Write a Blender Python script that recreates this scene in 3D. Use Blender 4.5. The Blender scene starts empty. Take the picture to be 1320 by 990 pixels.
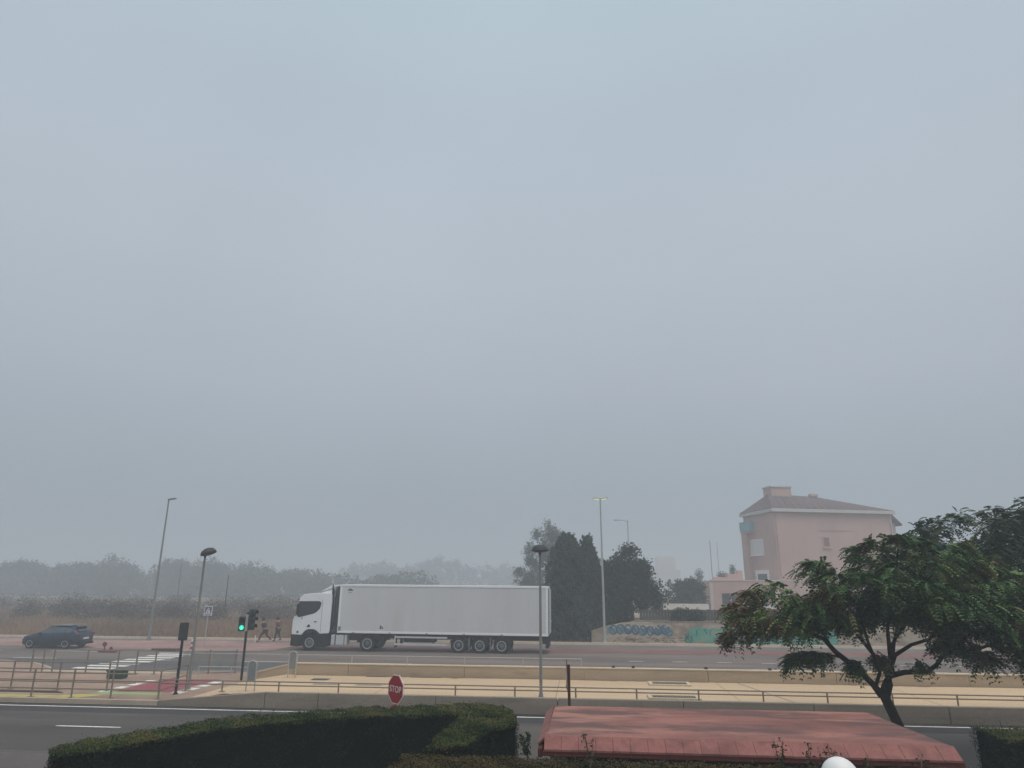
import bpy, bmesh, math, random
import numpy as np
from mathutils import Vector, Matrix
R = math.radians
random.seed(7); RNG = np.random.default_rng(7)
S = bpy.context.scene
C = bpy.context.collection

# ------------------------------------------------------------------ camera
cam = bpy.data.cameras.new('camera'); cam_o = bpy.data.objects.new('camera', cam); C.objects.link(cam_o)
cam.sensor_width = 36.0; cam.lens = 880.0 / 1320.0 * 36.0
cam.clip_start = 0.1; cam.clip_end = 3000
cam_o.matrix_world = Matrix.Translation((0, 0, 4.2)) @ (Matrix.Rotation(R(5.7), 4, 'Z') @ Matrix.Rotation(R(106.2), 4, 'X') @ Matrix.Rotation(0.0048, 4, 'Z'))
S.camera = cam_o
S.render.resolution_x, S.render.resolution_y = 1024, 768

# ------------------------------------------------------------------ world, sun, exposure
SUN_EL, SUN_AZ = 68.0, 135.0        # azimuth of the sun from +Y towards +X
w = bpy.data.worlds.new('World'); S.world = w; w.use_nodes = True
nt = w.node_tree; nt.nodes.clear()
out = nt.nodes.new('ShaderNodeOutputWorld'); bg = nt.nodes.new('ShaderNodeBackground'); bg2 = nt.nodes.new('ShaderNodeBackground'); add = nt.nodes.new('ShaderNodeAddShader')
sky = nt.nodes.new('ShaderNodeTexSky'); sky.sky_type = 'NISHITA'; sky.sun_disc = False
sky.sun_elevation = R(SUN_EL); sky.sun_rotation = R(SUN_AZ); sky.air_density = 1.5; sky.dust_density = 8
nt.links.new(sky.outputs[0], bg.inputs[0]); bg.inputs[1].default_value = 0.010
# overcast veil: an even grey, a little brighter overhead than at the horizon
tc = nt.nodes.new('ShaderNodeTexCoord'); sep = nt.nodes.new('ShaderNodeSeparateXYZ'); ramp = nt.nodes.new('ShaderNodeValToRGB')
nt.links.new(tc.outputs['Generated'], sep.inputs[0]); nt.links.new(sep.outputs[2], ramp.inputs[0])
cr = ramp.color_ramp
cr.elements[0].position = 0.0; cr.elements[0].color = (0.26, 0.31, 0.365, 1)
cr.elements[1].position = 1.0; cr.elements[1].color = (0.50, 0.60, 0.66, 1)
for p, c in ((0.12, (0.29, 0.34, 0.39)), (0.26, (0.37, 0.415, 0.475)), (0.42, (0.42, 0.468, 0.53)), (0.62, (0.41, 0.48, 0.54)), (0.74, (0.415, 0.515, 0.57))):
    e = cr.elements.new(p); e.color = (*c, 1)
cn = nt.nodes.new('ShaderNodeTexNoise'); cn.inputs['Scale'].default_value = 2.2; cn.inputs['Detail'].default_value = 4; nt.links.new(tc.outputs['Generated'], cn.inputs[0])
cm = nt.nodes.new('ShaderNodeMapRange'); cm.inputs['From Min'].default_value = 0.3; cm.inputs['From Max'].default_value = 0.7; cm.inputs['To Min'].default_value = 0.965; cm.inputs['To Max'].default_value = 1.035; nt.links.new(cn.outputs[0], cm.inputs[0])
cv = nt.nodes.new('ShaderNodeVectorMath'); cv.operation = 'SCALE'; nt.links.new(ramp.outputs[0], cv.inputs[0]); nt.links.new(cm.outputs[0], cv.inputs['Scale'])
nt.links.new(cv.outputs[0], bg2.inputs[0]); bg2.inputs[1].default_value = 0.80
nt.links.new(bg.outputs[0], add.inputs[0]); nt.links.new(bg2.outputs[0], add.inputs[1]); nt.links.new(add.outputs[0], out.inputs[0])
sun = bpy.data.lights.new('sun', 'SUN'); sun.energy = 1.5; sun.angle = R(50); sun.color = (1, 0.92, 0.83)
sun_o = bpy.data.objects.new('sun', sun); C.objects.link(sun_o)
d = Vector((math.sin(R(SUN_AZ)) * math.cos(R(SUN_EL)), math.cos(R(SUN_AZ)) * math.cos(R(SUN_EL)), math.sin(R(SUN_EL))))
sun_o.rotation_euler = d.to_track_quat('Z', 'Y').to_euler(); sun_o.location = (0, -20, 60)
S.view_settings.view_transform = 'Standard'; S.view_settings.look = 'None'
S.view_settings.exposure = 0.40; S.view_settings.gamma = 1
S.cycles.use_denoising = True
S.cycles.max_bounces = 6; S.cycles.volume_bounces = 3; S.cycles.transparent_max_bounces = 8

# ------------------------------------------------------------------ materials
MATS = {}
def mat(name, col, rough=0.8, var=0.0, scale=2.0, fine=0.0, fscale=60.0, bump=0.0, metal=0.0, emit=None, attr=None, obj=False, spec=0.3, streak=None, coat=0.0):
    """Base colour with large soft variation (var), grain (fine) and relief (bump)."""
    if name in MATS: return MATS[name]
    m = bpy.data.materials.new(name); m.use_nodes = True; n = m.node_tree; L = n.links.new
    b = n.nodes['Principled BSDF']
    b.inputs['Roughness'].default_value = rough; b.inputs['Metallic'].default_value = metal
    b.inputs['Specular IOR Level'].default_value = spec
    if coat: b.inputs['Coat Weight'].default_value = coat
    t = n.nodes.new('ShaderNodeTexCoord'); src = t.outputs['Object']
    if not obj:
        g = n.nodes.new('ShaderNodeNewGeometry'); src = g.outputs['Position']
    cur = None
    if attr:
        a = n.nodes.new('ShaderNodeAttribute'); a.attribute_name = 'tone'
        r = n.nodes.new('ShaderNodeValToRGB'); L(a.outputs['Fac'], r.inputs[0])
        els = r.color_ramp.elements
        els[0].color = (*attr[0][1], 1); els[0].position = attr[0][0]
        els[1].color = (*attr[-1][1], 1); els[1].position = attr[-1][0]
        for p, c in attr[1:-1]:
            e = els.new(p); e.color = (*c, 1)
        cur = r.outputs[0]
    def mul(cur, fac_out, lo, hi):
        mr = n.nodes.new('ShaderNodeMapRange'); mr.inputs['From Min'].default_value = 0.3; mr.inputs['From Max'].default_value = 0.7
        mr.inputs['To Min'].default_value = lo; mr.inputs['To Max'].default_value = hi; L(fac_out, mr.inputs[0])
        mx = n.nodes.new('ShaderNodeVectorMath'); mx.operation = 'SCALE'
        if cur is None: mx.inputs[0].default_value = col
        else: L(cur, mx.inputs[0])
        L(mr.outputs[0], mx.inputs['Scale']); return mx.outputs[0]
    if var:
        no = n.nodes.new('ShaderNodeTexNoise'); no.inputs['Scale'].default_value = scale; no.inputs['Detail'].default_value = 5; no.inputs['Roughness'].default_value = 0.6
        if streak:
            mp = n.nodes.new('ShaderNodeMapping'); mp.inputs['Scale'].default_value = streak; L(src, mp.inputs[0]); L(mp.outputs[0], no.inputs[0])
        else: L(src, no.inputs[0])
        cur = mul(cur, no.outputs[0], 1 - var, 1 + var)
    if fine or bump:
        nf = n.nodes.new('ShaderNodeTexNoise'); nf.inputs['Scale'].default_value = fscale; nf.inputs['Detail'].default_value = 3; L(src, nf.inputs[0])
        if fine: cur = mul(cur, nf.outputs[0], 1 - fine, 1 + fine)
        if bump:
            bp = n.nodes.new('ShaderNodeBump'); bp.inputs['Strength'].default_value = bump; bp.inputs['Distance'].default_value = 0.02
            L(nf.outputs[0], bp.inputs['Height']); L(bp.outputs[0], b.inputs['Normal'])
    if cur is None: b.inputs['Base Color'].default_value = (*col, 1)
    else: L(cur, b.inputs['Base Color'])
    if emit:
        b.inputs['Emission Color'].default_value = (*emit[0], 1); b.inputs['Emission Strength'].default_value = emit[1]
    MATS[name] = m; return m

ASPH = mat('asphalt', (0.078, 0.068, 0.060), 0.9, 0.30, 0.35, 0.22, 25, 0.3, streak=(0.25, 1, 1))
ASPH2 = mat('far_asphalt', (0.15, 0.120, 0.106), 0.9, 0.28, 0.3, 0.2, 12, 0.3, streak=(0.2, 1.3, 1))
LANE = mat('bus_lane_asphalt', (0.088, 0.082, 0.082), 0.9, 0.25, 0.3, 0.2, 12, 0.3, streak=(0.2, 1.3, 1))
EARTH = mat('earth', (0.16, 0.11, 0.075), 0.95, 0.35, 0.15, 0.3, 6, 0.5)
SOIL = mat('garden_soil', (0.035, 0.028, 0.02), 0.95, 0.3, 1.0, 0.3, 20, 0.5)
PAVE = mat('pavement', (0.095, 0.08, 0.074), 0.9, 0.2, 0.6, 0.15, 14, 0.2)
PINKP = mat('pinkish_paving', (0.30, 0.205, 0.155), 0.9, 0.22, 0.5, 0.15, 14, 0.2)
TAN = mat('sand_paving', (0.52, 0.380, 0.245), 0.9, 0.10, 0.5, 0.10, 10, 0.15, streak=(0.3, 1, 1))
CONC = mat('wall_concrete', (0.235, 0.195, 0.155), 0.9, 0.18, 0.8, 0.10, 20, 0.25, streak=(0.4, 1, 2.5))
CONC2 = mat('parapet_concrete', (0.40, 0.31, 0.21), 0.9, 0.16, 0.8, 0.10, 20, 0.2, streak=(0.4, 1, 2.5))
CONCL = mat('coping_concrete', (0.55, 0.46, 0.33), 0.85, 0.1, 1, 0.1, 20)
KERB = mat('kerb_concrete', (0.42, 0.34, 0.26), 0.9, 0.15, 1.0, 0.1, 20)
KERBL = mat('pale_kerb_concrete', (0.62, 0.52, 0.41), 0.9, 0.12, 1.0, 0.1, 20)
REDL = mat('red_lane_paint', (0.20, 0.088, 0.08), 0.9, 0.3, 0.5, 0.2, 10)
PINKL = mat('worn_pink_paint', (0.27, 0.165, 0.145), 0.9, 0.3, 0.4, 0.25, 6)
CRIM = mat('crimson_paint', (0.27, 0.07, 0.085), 0.85, 0.12, 1.0, 0.1, 20)
WHITEP = mat('white_road_paint', (0.72, 0.70, 0.66), 0.8, 0.12, 1.2, 0.15, 12)
YELP = mat('yellow_tactile', (0.46, 0.40, 0.13), 0.85, 0.15, 2, 0.1, 20)
GRNP = mat('lime_tactile', (0.26, 0.35, 0.15), 0.85, 0.1, 2, 0.1, 20)
STEEL = mat('galvanised_steel', (0.23, 0.185, 0.145), 0.55, 0.12, 3, metal=0.3)
STEELL = mat('pale_steel', (0.42, 0.42, 0.41), 0.5, 0.1, 3, metal=0.3)
DARKM = mat('dark_metal', (0.035, 0.037, 0.04), 0.6, 0.1, 3)
BLACKM = mat('black_metal', (0.012, 0.012, 0.013), 0.7)
RUST = mat('brown_metal', (0.06, 0.028, 0.02), 0.7, 0.2, 5)
WHITEM = mat('white_paint', (0.78, 0.80, 0.82), 0.35, 0.03, 1.0, coat=0.3, obj=True)
BOXW = mat('trailer_skin', (0.60, 0.60, 0.61), 0.5, 0.05, 0.5, streak=(1, 1, 0.15), obj=True)
BOXTRIM = mat('trailer_trim', (0.80, 0.81, 0.83), 0.4, obj=True)
GLASS = mat('dark_glass', (0.02, 0.024, 0.028), 0.12, spec=0.6)
RUBBER = mat('tyre_rubber', (0.010, 0.010, 0.011), 0.9, 0.1, 8, spec=0.1)
CHASS = mat('chassis_black', (0.010, 0.010, 0.011), 0.8, 0.2, 3, spec=0.15)
RIM = mat('rim_steel', (0.45, 0.46, 0.48), 0.4, 0.1, 4, metal=0.4)
RIMD = mat('dusty_rim', (0.11, 0.11, 0.115), 0.7, 0.2, 4)
ALU = mat('aluminium', (0.62, 0.63, 0.65), 0.35, 0.05, 3, metal=0.3)
CARP = mat('navy_paint', (0.010, 0.020, 0.046), 0.35, coat=0.3, spec=0.3)
SIGNR = mat('sign_red', (0.33, 0.012, 0.016), 0.45)
SIGNW = mat('sign_white', (0.75, 0.66, 0.62), 0.5)
SIGNB = mat('sign_blue', (0.09, 0.14, 0.24), 0.45)
GREY = mat('sign_back_grey', (0.20, 0.21, 0.20), 0.6, 0.1, 3)
GREEN = mat('bin_green', (0.012, 0.05, 0.03), 0.5, 0.1, 3)
LGREEN = mat('green_lamp', (0.02, 0.3, 0.2), 0.4, emit=((0.0, 0.85, 0.50), 0.9))
LGREENB = mat('green_lamp_figure', (0.1, 0.6, 0.4), 0.4, emit=((0.15, 1.0, 0.68), 1.3))
LOFF = mat('unlit_lens', (0.02, 0.015, 0.015), 0.3)
LAMPG = mat('warm_lamp_lens', (0.7, 0.7, 0.5), 0.4, emit=((0.85, 0.9, 0.35), 0.7))
PINKR = mat('pink_render', (0.235, 0.105, 0.088), 0.9, 0.42, 0.9, 0.10, 18, 0.25, streak=(0.5, 1.3, 1))
def stain(m, col, scale, stretch, lo, hi, amt, seed=0.0):
    n = m.node_tree; b = n.nodes['Principled BSDF']; L = n.links.new
    old = b.inputs['Base Color'].links[0].from_socket; g = n.nodes.new('ShaderNodeNewGeometry'); mp = n.nodes.new('ShaderNodeMapping'); mp.inputs['Scale'].default_value = stretch; mp.inputs['Location'].default_value = (seed, seed, 0)
    no = n.nodes.new('ShaderNodeTexNoise'); no.inputs['Scale'].default_value = scale; no.inputs['Detail'].default_value = 6; no.inputs['Roughness'].default_value = 0.62; no.inputs['Distortion'].default_value = 0.4
    L(g.outputs['Position'], mp.inputs[0]); L(mp.outputs[0], no.inputs[0]); mr = n.nodes.new('ShaderNodeMapRange'); mr.inputs['From Min'].default_value = lo; mr.inputs['From Max'].default_value = hi; mr.inputs['To Max'].default_value = amt; mr.interpolation_type = 'SMOOTHSTEP'
    L(no.outputs[0], mr.inputs[0]); mx = n.nodes.new('ShaderNodeMix'); mx.data_type = 'RGBA'; L(mr.outputs[0], mx.inputs['Factor']); L(old, mx.inputs['A']); mx.inputs['B'].default_value = (*col, 1); L(mx.outputs['Result'], b.inputs['Base Color'])
TILE = mat('pink_edge_tile', (0.24, 0.10, 0.088), 0.85, 0.22, 2.5, 0.1, 30)
BROWNE = mat('brown_tile_edge', (0.11, 0.028, 0.022), 0.85, 0.2, 3)
WHITER = mat('white_render', (0.62, 0.58, 0.54), 0.9, 0.1, 2)
BPINK = mat('house_pink', (0.50, 0.345, 0.305), 0.9, 0.10, 0.35, 0.05, 6, streak=(1, 1, 0.4))
BCREAM = mat('house_cream', (0.55, 0.46, 0.42), 0.9, 0.06, 0.6)
BROOF = mat('house_roof_tiles', (0.12, 0.085, 0.085), 0.9, 0.2, 0.8, 0.3, 5, 0.6, streak=(4, 1, 1))
BBAND = mat('house_eave', (0.52, 0.50, 0.50), 0.85, 0.05, 1)
BWHITE = mat('house_frame', (0.75, 0.73, 0.71), 0.7)
BGLASS = mat('house_glass', (0.06, 0.06, 0.065), 0.25)
TURQ = mat('turquoise_panel', (0.20, 0.37, 0.41), 0.5)
SHUT = mat('shutter', (0.68, 0.67, 0.66), 0.7)
GARD = mat('garage_dark', (0.05, 0.05, 0.05), 0.8, 0.2, 2)
BARK = mat('bark', (0.020, 0.012, 0.009), 0.95, 0.25, 6, 0.2, 40, 0.8)
BARK2 = mat('far_bark', (0.08, 0.06, 0.05), 0.95, 0.2, 3)
SKIN = mat('skin', (0.35, 0.19, 0.13), 0.6)
HAIR = mat('hair', (0.02, 0.014, 0.01), 0.8)
CL1 = mat('dark_jacket', (0.035, 0.034, 0.032), 0.9); CL2 = mat('maroon_trousers', (0.07, 0.022, 0.02), 0.9)
CL3 = mat('dusty_red_top', (0.13, 0.055, 0.055), 0.9); CL4 = mat('olive_trousers', (0.05, 0.045, 0.035), 0.9)
SHOE = mat('shoe_maroon', (0.12, 0.02, 0.025), 0.7)
LEAF = mat('street_tree_leaf', (0, 0, 0), 0.6, attr=[(0, (0.020, 0.044, 0.013)), (0.3, (0.042, 0.105, 0.028)), (0.55, (0.10, 0.165, 0.040)), (0.70, (0.15, 0.135, 0.045)), (0.8, (0.12, 0.062, 0.032)), (1, (0.10, 0.042, 0.025))])
LEAF2 = mat('dark_tree_leaf', (0, 0, 0), 0.7, attr=[(0, (0.014, 0.032, 0.016)), (0.5, (0.034, 0.066, 0.026)), (1, (0.10, 0.105, 0.04))])
LEAFC = mat('cypress_leaf', (0, 0, 0), 0.9, attr=[(0, (0.010, 0.020, 0.014)), (1, (0.045, 0.068, 0.040))])
LEAFP = mat('grey_green_leaf', (0, 0, 0), 0.9, attr=[(0, (0.03, 0.045, 0.03)), (1, (0.07, 0.09, 0.055))])
LEAFW = mat('wood_leaf', (0, 0, 0), 0.9, attr=[(0, (0.02, 0.028, 0.018)), (1, (0.06, 0.07, 0.04))])
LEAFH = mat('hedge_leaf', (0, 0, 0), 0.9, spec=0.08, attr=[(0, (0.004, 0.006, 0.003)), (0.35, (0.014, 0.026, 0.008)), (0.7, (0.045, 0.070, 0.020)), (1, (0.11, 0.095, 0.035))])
LEAFHB = mat('brown_hedge_leaf', (0, 0, 0), 0.9, spec=0.08, attr=[(0, (0.016, 0.016, 0.007)), (0.5, (0.045, 0.038, 0.016)), (1, (0.085, 0.060, 0.026))])
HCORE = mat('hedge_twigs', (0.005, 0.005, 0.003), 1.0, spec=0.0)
STRAW = mat('dry_grass', (0, 0, 0), 0.95, attr=[(0, (0.18, 0.115, 0.075)), (1, (0.36, 0.235, 0.15))])
BUSHB = mat('brown_bush_leaf', (0, 0, 0), 0.95, attr=[(0, (0.06, 0.047, 0.038)), (1, (0.12, 0.088, 0.066))])
BLUEG = mat('blue_spray', (0.05, 0.13, 0.21), 0.8, 0.35, 2)
BLUEL = mat('pale_blue_spray', (0.14, 0.22, 0.28), 0.85, 0.3, 2)
TEAL = mat('teal_spray', (0.10, 0.32, 0.245), 0.85, 0.22, 1.2, 0.1, 8)
TEALD = mat('dark_teal_spray', (0.03, 0.09, 0.10), 0.85, 0.2, 2)
GWALL = mat('graffiti_wall_render', (0.44, 0.365, 0.285), 0.9, 0.28, 0.8, 0.15, 8, streak=(0.6, 1, 1.6))
GREYF = mat('dark_fence_board', (0.07, 0.065, 0.06), 0.9, 0.2, 1)
GLOBE = mat('opal_globe', (0.72, 0.72, 0.72), 0.35, 0.04, 8)

stain(PINKR, (0.115, 0.068, 0.066), 0.9, (0.6, 1.5, 1), 0.44, 0.60, 0.9, 3.0); stain(PINKR, (0.36, 0.18, 0.135), 1.1, (0.5, 2.0, 1), 0.50, 0.64, 0.75, 9.0)
stain(TILE, (0.12, 0.055, 0.05), 3.0, (1, 1, 1), 0.45, 0.65, 0.6, 2.0)
stain(CONC, (0.13, 0.11, 0.09), 0.7, (0.5, 1, 3), 0.5, 0.75, 0.6, 1.0); stain(CONC2, (0.22, 0.16, 0.105), 0.8, (0.6, 1, 3), 0.52, 0.75, 0.6, 2.0); stain(ASPH, (0.05, 0.047, 0.045), 0.5, (0.25, 1.2, 1), 0.48, 0.7, 0.6, 4.0); stain(TAN, (0.40, 0.295, 0.20), 0.35, (0.3, 1.4, 1), 0.5, 0.7, 0.5, 5.0)
stain(ASPH2, (0.10, 0.085, 0.078), 0.35, (0.2, 1.3, 1), 0.48, 0.66, 0.7, 6.0); stain(BPINK, (0.34, 0.21, 0.20), 0.35, (1, 1, 0.5), 0.52, 0.75, 0.6, 7.0)
stain(TEAL, (0.30, 0.29, 0.22), 1.3, (0.7, 1, 1.6), 0.50, 0.62, 0.8, 2.0); stain(BLUEL, (0.30, 0.26, 0.21), 1.5, (1, 1, 1), 0.45, 0.6, 0.8, 1.0); stain(BOXW, (0.50, 0.48, 0.45), 0.6, (1.2, 1, 0.15), 0.45, 0.75, 0.5, 1.0); stain(CRIM, (0.25, 0.13, 0.11), 1.2, (1, 1, 1), 0.5, 0.68, 0.6, 1.0); stain(WHITEP, (0.35, 0.33, 0.31), 2.2, (1, 1, 1), 0.52, 0.68, 0.6, 1.0)
stain(GWALL, (0.20, 0.13, 0.10), 0.6, (0.8, 1, 2), 0.48, 0.66, 0.7, 2.0)

# ------------------------------------------------------------------ mesh helpers
class MB:
    def __init__(s): s.v = []; s.f = []; s.mi = []
    def face(s, pts, m=0):
        i = len(s.v); s.v += [tuple(p) for p in pts]; s.f.append(list(range(i, i + len(pts)))); s.mi.append(m); return s
    def box(s, x0, x1, y0, y1, z0, z1, m=0, M=None):
        i = len(s.v); vs = [(x, y, z) for z in (z0, z1) for x, y in ((x0, y0), (x1, y0), (x1, y1), (x0, y1))]
        if M is not None: vs = [tuple(M @ Vector(p)) for p in vs]
        s.v += vs
        for q in ((3, 2, 1, 0), (4, 5, 6, 7), (0, 1, 5, 4), (1, 2, 6, 5), (2, 3, 7, 6), (3, 0, 4, 7)):
            s.f.append([i + k for k in q]); s.mi.append(m)
        return s
    def tube(s, pts, rad, n=8, m=0, cap=True):
        pts = [Vector(p) for p in pts]; rad = rad if isinstance(rad, (list, tuple)) else [rad] * len(pts)
        i0 = len(s.v); prev = None
        for k, p in enumerate(pts):
            t = (pts[min(k + 1, len(pts) - 1)] - pts[max(k - 1, 0)]).normalized()
            a = Vector((0, 0, 1)) if abs(t.z) < 0.9 else Vector((1, 0, 0))
            if prev is not None: a = prev
            u = (a - t * a.dot(t)).normalized(); v = t.cross(u); prev = u
            for j in range(n):
                an = 2 * math.pi * j / n; q = p + (u * math.cos(an) + v * math.sin(an)) * rad[k]; s.v.append(tuple(q))
        for k in range(len(pts) - 1):
            for j in range(n):
                a = i0 + k * n + j; b = i0 + k * n + (j + 1) % n
                s.f.append([a, b, b + n, a + n]); s.mi.append(m)
        if cap:
            s.f.append([i0 + j for j in range(n)][::-1]); s.mi.append(m)
            e = i0 + (len(pts) - 1) * n; s.f.append([e + j for j in range(n)]); s.mi.append(m)
        return s
    def lathe(s, prof, c=(0, 0, 0), n=16, axis='z', m=0, cap=True):
        i0 = len(s.v); c = Vector(c)
        for r, h in prof:
            for j in range(n):
                a = 2 * math.pi * j / n; x, y = r * math.cos(a), r * math.sin(a)
                p = {'z': (x, y, h), 'y': (x, h, y), 'x': (h, x, y)}[axis]; s.v.append(tuple(c + Vector(p)))
        for k in range(len(prof) - 1):
            for j in range(n):
                a = i0 + k * n + j; b = i0 + k * n + (j + 1) % n
                q = [a, b, b + n, a + n]; s.f.append(q if axis != 'y' else q[::-1]); s.mi.append(m)
        for kk, rev in (((0, 1), (len(prof) - 1, 0)) if cap else ()):
            q = [i0 + kk * n + j for j in range(n)]
            if axis == 'y': rev = 1 - rev
            s.f.append(q[::-1] if rev else q); s.mi.append(m)
        return s
    def prism(s, poly, a, b, axis='y', m=0):
        """poly in the two other axes (x,z for 'y'; x,y for 'z'; y,z for 'x')"""
        mk = {'y': lambda p, t: (p[0], t, p[1]), 'z': lambda p, t: (p[0], p[1], t), 'x': lambda p, t: (t, p[0], p[1])}[axis]
        i = len(s.v); n = len(poly); s.v += [mk(p, a) for p in poly] + [mk(p, b) for p in poly]
        s.f.append(list(range(i, i + n))); s.mi.append(m); s.f.append(list(range(i + n, i + 2 * n))[::-1]); s.mi.append(m)
        for k in range(n):
            k2 = (k + 1) % n; s.f.append([i + k, i + n + k, i + n + k2, i + k2]); s.mi.append(m)
        return s
    def build(s, name, mats, parent=None, loc=None, smooth=False, bevel=0, fix=True):
        me = bpy.data.meshes.new(name); me.from_pydata(s.v, [], s.f)
        mats = mats if isinstance(mats, (list, tuple)) else [mats]
        for m in mats: me.materials.append(m)
        me.polygons.foreach_set('material_index', s.mi)
        if fix or bevel:
            bm = bmesh.new(); bm.from_mesh(me); bmesh.ops.recalc_face_normals(bm, faces=bm.faces)
            if bevel:
                bmesh.ops.bevel(bm, geom=[e for e in bm.edges if e.calc_face_angle(0) > 0.35], offset=bevel, segments=2, profile=0.6, affect='EDGES', clamp_overlap=True)
            bm.to_mesh(me); bm.free()
        if smooth:
            me.polygons.foreach_set('use_smooth', [True] * len(me.polygons))
            me.set_sharp_from_angle(angle=R(40))
        me.update()
        o = bpy.data.objects.new(name, me); C.objects.link(o)
        if parent is not None: o.parent = parent
        if loc is not None: o.location = loc
        return o

def tag(o, label=None, cat=None, group=None, kind=None):
    if label: o['label'] = label
    if cat: o['category'] = cat
    if group: o['group'] = group
    if kind: o['kind'] = kind
    return o
def thing(name, label, cat, loc=(0, 0, 0), rz=0, group=None):
    o = bpy.data.objects.new(name, None); o.empty_display_size = 0.3; C.objects.link(o)
    o.location = loc; o.rotation_euler = (0, 0, rz); return tag(o, label, cat, group)
def link_copy(o, parent=None):
    c = o.copy(); C.objects.link(c); c.parent = parent; return c
def kids(o): return [x for x in bpy.data.objects if x.parent == o]
def copy_tree(o, parent=None):
    c = link_copy(o, parent)
    for ch in kids(o): copy_tree(ch, c)
    return c
def npmesh(name, V, F, mats, tone=None, parent=None, loc=None, kind=None, mi=None):
    me = bpy.data.meshes.new(name); k = F.shape[1]
    me.vertices.add(len(V)); me.vertices.foreach_set('co', V.astype(np.float32).ravel())
    me.loops.add(F.size); me.loops.foreach_set('vertex_index', F.astype(np.int32).ravel())
    me.polygons.add(len(F)); me.polygons.foreach_set('loop_start', np.arange(0, F.size, k, dtype=np.int32))
    mats = mats if isinstance(mats, (list, tuple)) else [mats]
    for m in mats: me.materials.append(m)
    if tone is not None:
        a = me.attributes.new('tone', 'FLOAT', 'FACE'); a.data.foreach_set('value', tone.astype(np.float32))
    if mi is not None: me.polygons.foreach_set('material_index', mi.astype(np.int32))
    me.update(); me.validate()
    o = bpy.data.objects.new(name, me); C.objects.link(o)
    if parent is not None: o.parent = parent
    if loc is not None: o.location = loc
    if kind: o['kind'] = kind
    return o
def unit(a): return a / np.maximum(np.linalg.norm(a, axis=1, keepdims=True), 1e-9)
def leaves(P, N, size, rng, aspect=0.55, flat=0.35, droop=0.0):
    """kite-shaped leaves at P; N = outward normals, leaves lie roughly across N with scatter"""
    n = len(P); Nn = unit(N + rng.normal(0, flat, (n, 3)))
    T = unit(np.cross(Nn, rng.normal(0, 1, (n, 3)))); T[:, 2] -= droop; T = unit(T); B = unit(np.cross(Nn, T))
    s = (size * rng.uniform(0.6, 1.3, n))[:, None]
    V = np.stack([P - T * s * 0.5, P + B * s * aspect * 0.5 - T * s * 0.05, P + T * s * 0.5, P - B * s * aspect * 0.5 - T * s * 0.05], 1).reshape(-1, 3)
    return V, np.arange(4 * n).reshape(-1, 4)
def lobes_points(lobes, n, rng, shell=0.55):
    w_ = np.array([l[3] * l[4] + l[4] * l[5] + l[3] * l[5] for l in lobes]); idx = rng.choice(len(lobes), n, p=w_ / w_.sum())
    L = np.array(lobes)[idx]; D = unit(rng.normal(0, 1, (n, 3))); r = rng.uniform(shell, 1.0, n) ** 0.6
    r *= 1 + 0.10 * np.sin(D[:, 0] * 9 + idx) * np.cos(D[:, 2] * 7 + idx * 2)
    return L[:, :3] + D * L[:, 3:6] * r[:, None], D, idx

# ------------------------------------------------------------------ ground, roads, island
def sheet(name, x0, x1, y0, y1, z, m, parent=None, nx=1, ny=1):
    b = MB()
    for i in range(nx):
        for j in range(ny):
            xa, xb = x0 + (x1 - x0) * i / nx, x0 + (x1 - x0) * (i + 1) / nx; ya, yb = y0 + (y1 - y0) * j / ny, y0 + (y1 - y0) * (j + 1) / ny
            b.face([(xa, ya, z), (xb, ya, z), (xb, yb, z), (xa, yb, z)])
    return b.build(name, m, parent)
def slab(name, poly, z0, z1, m, parent=None):
    return MB().prism(poly, z0, z1, 'z').build(name, m, parent)
ground = sheet('ground', -900, 900, -300, 1300, -0.03, EARTH); tag(ground, kind='structure')
garden = sheet('garden_ground', -60, 60, -20, 15.4, -0.004, SOIL); tag(garden, kind='structure')
pv = MB().box(-80, 80, 15.4, 17.45, -0.2, 0.12).build('pavement', PAVE); tag(pv, kind='structure')
MB().box(-80, 80, 17.45, 17.6, -0.2, 0.125).build('kerb', PAVE, pv)
road = sheet('road', -120, 120, 17.6, 24.72, 0.0, ASPH); tag(road, kind='structure')
sheet('edge_line', -120, 120, 24.14, 24.25, 0.006, WHITEP, road)
for x in (-33.8, -24.8, -15.8, -6.8, 2.2, 11.2): sheet('lane_dash', x, x + 2.05, 21.04, 21.15, 0.006, WHITEP, road)
far = sheet('far_road', -120, 120, 30.2, 45.9, 0.0, ASPH2); tag(far, kind='structure')
sheet('dark_lane', -120, 120, 33.0, 38.0, 0.004, LANE, far)
for k in range(-9, 10): sheet('lane_dash', -11.7 + 6.75 * k, -11.7 + 6.75 * k + 2.6, 38.2, 38.32, 0.009, WHITEP, far)
for k in range(-22, 1): sheet('lane_dash', 2.3 + 7.0 * (k - 1), 2.3 + 7.0 * (k - 1) + 3.6, 42.1, 42.22, 0.006, WHITEP, far)
for k in range(0, 12): sheet('lane_dash', 2.5 + 2.4 * k, 3.3 + 2.4 * k, 41.3, 41.42, 0.006, WHITEP, far)
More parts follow.
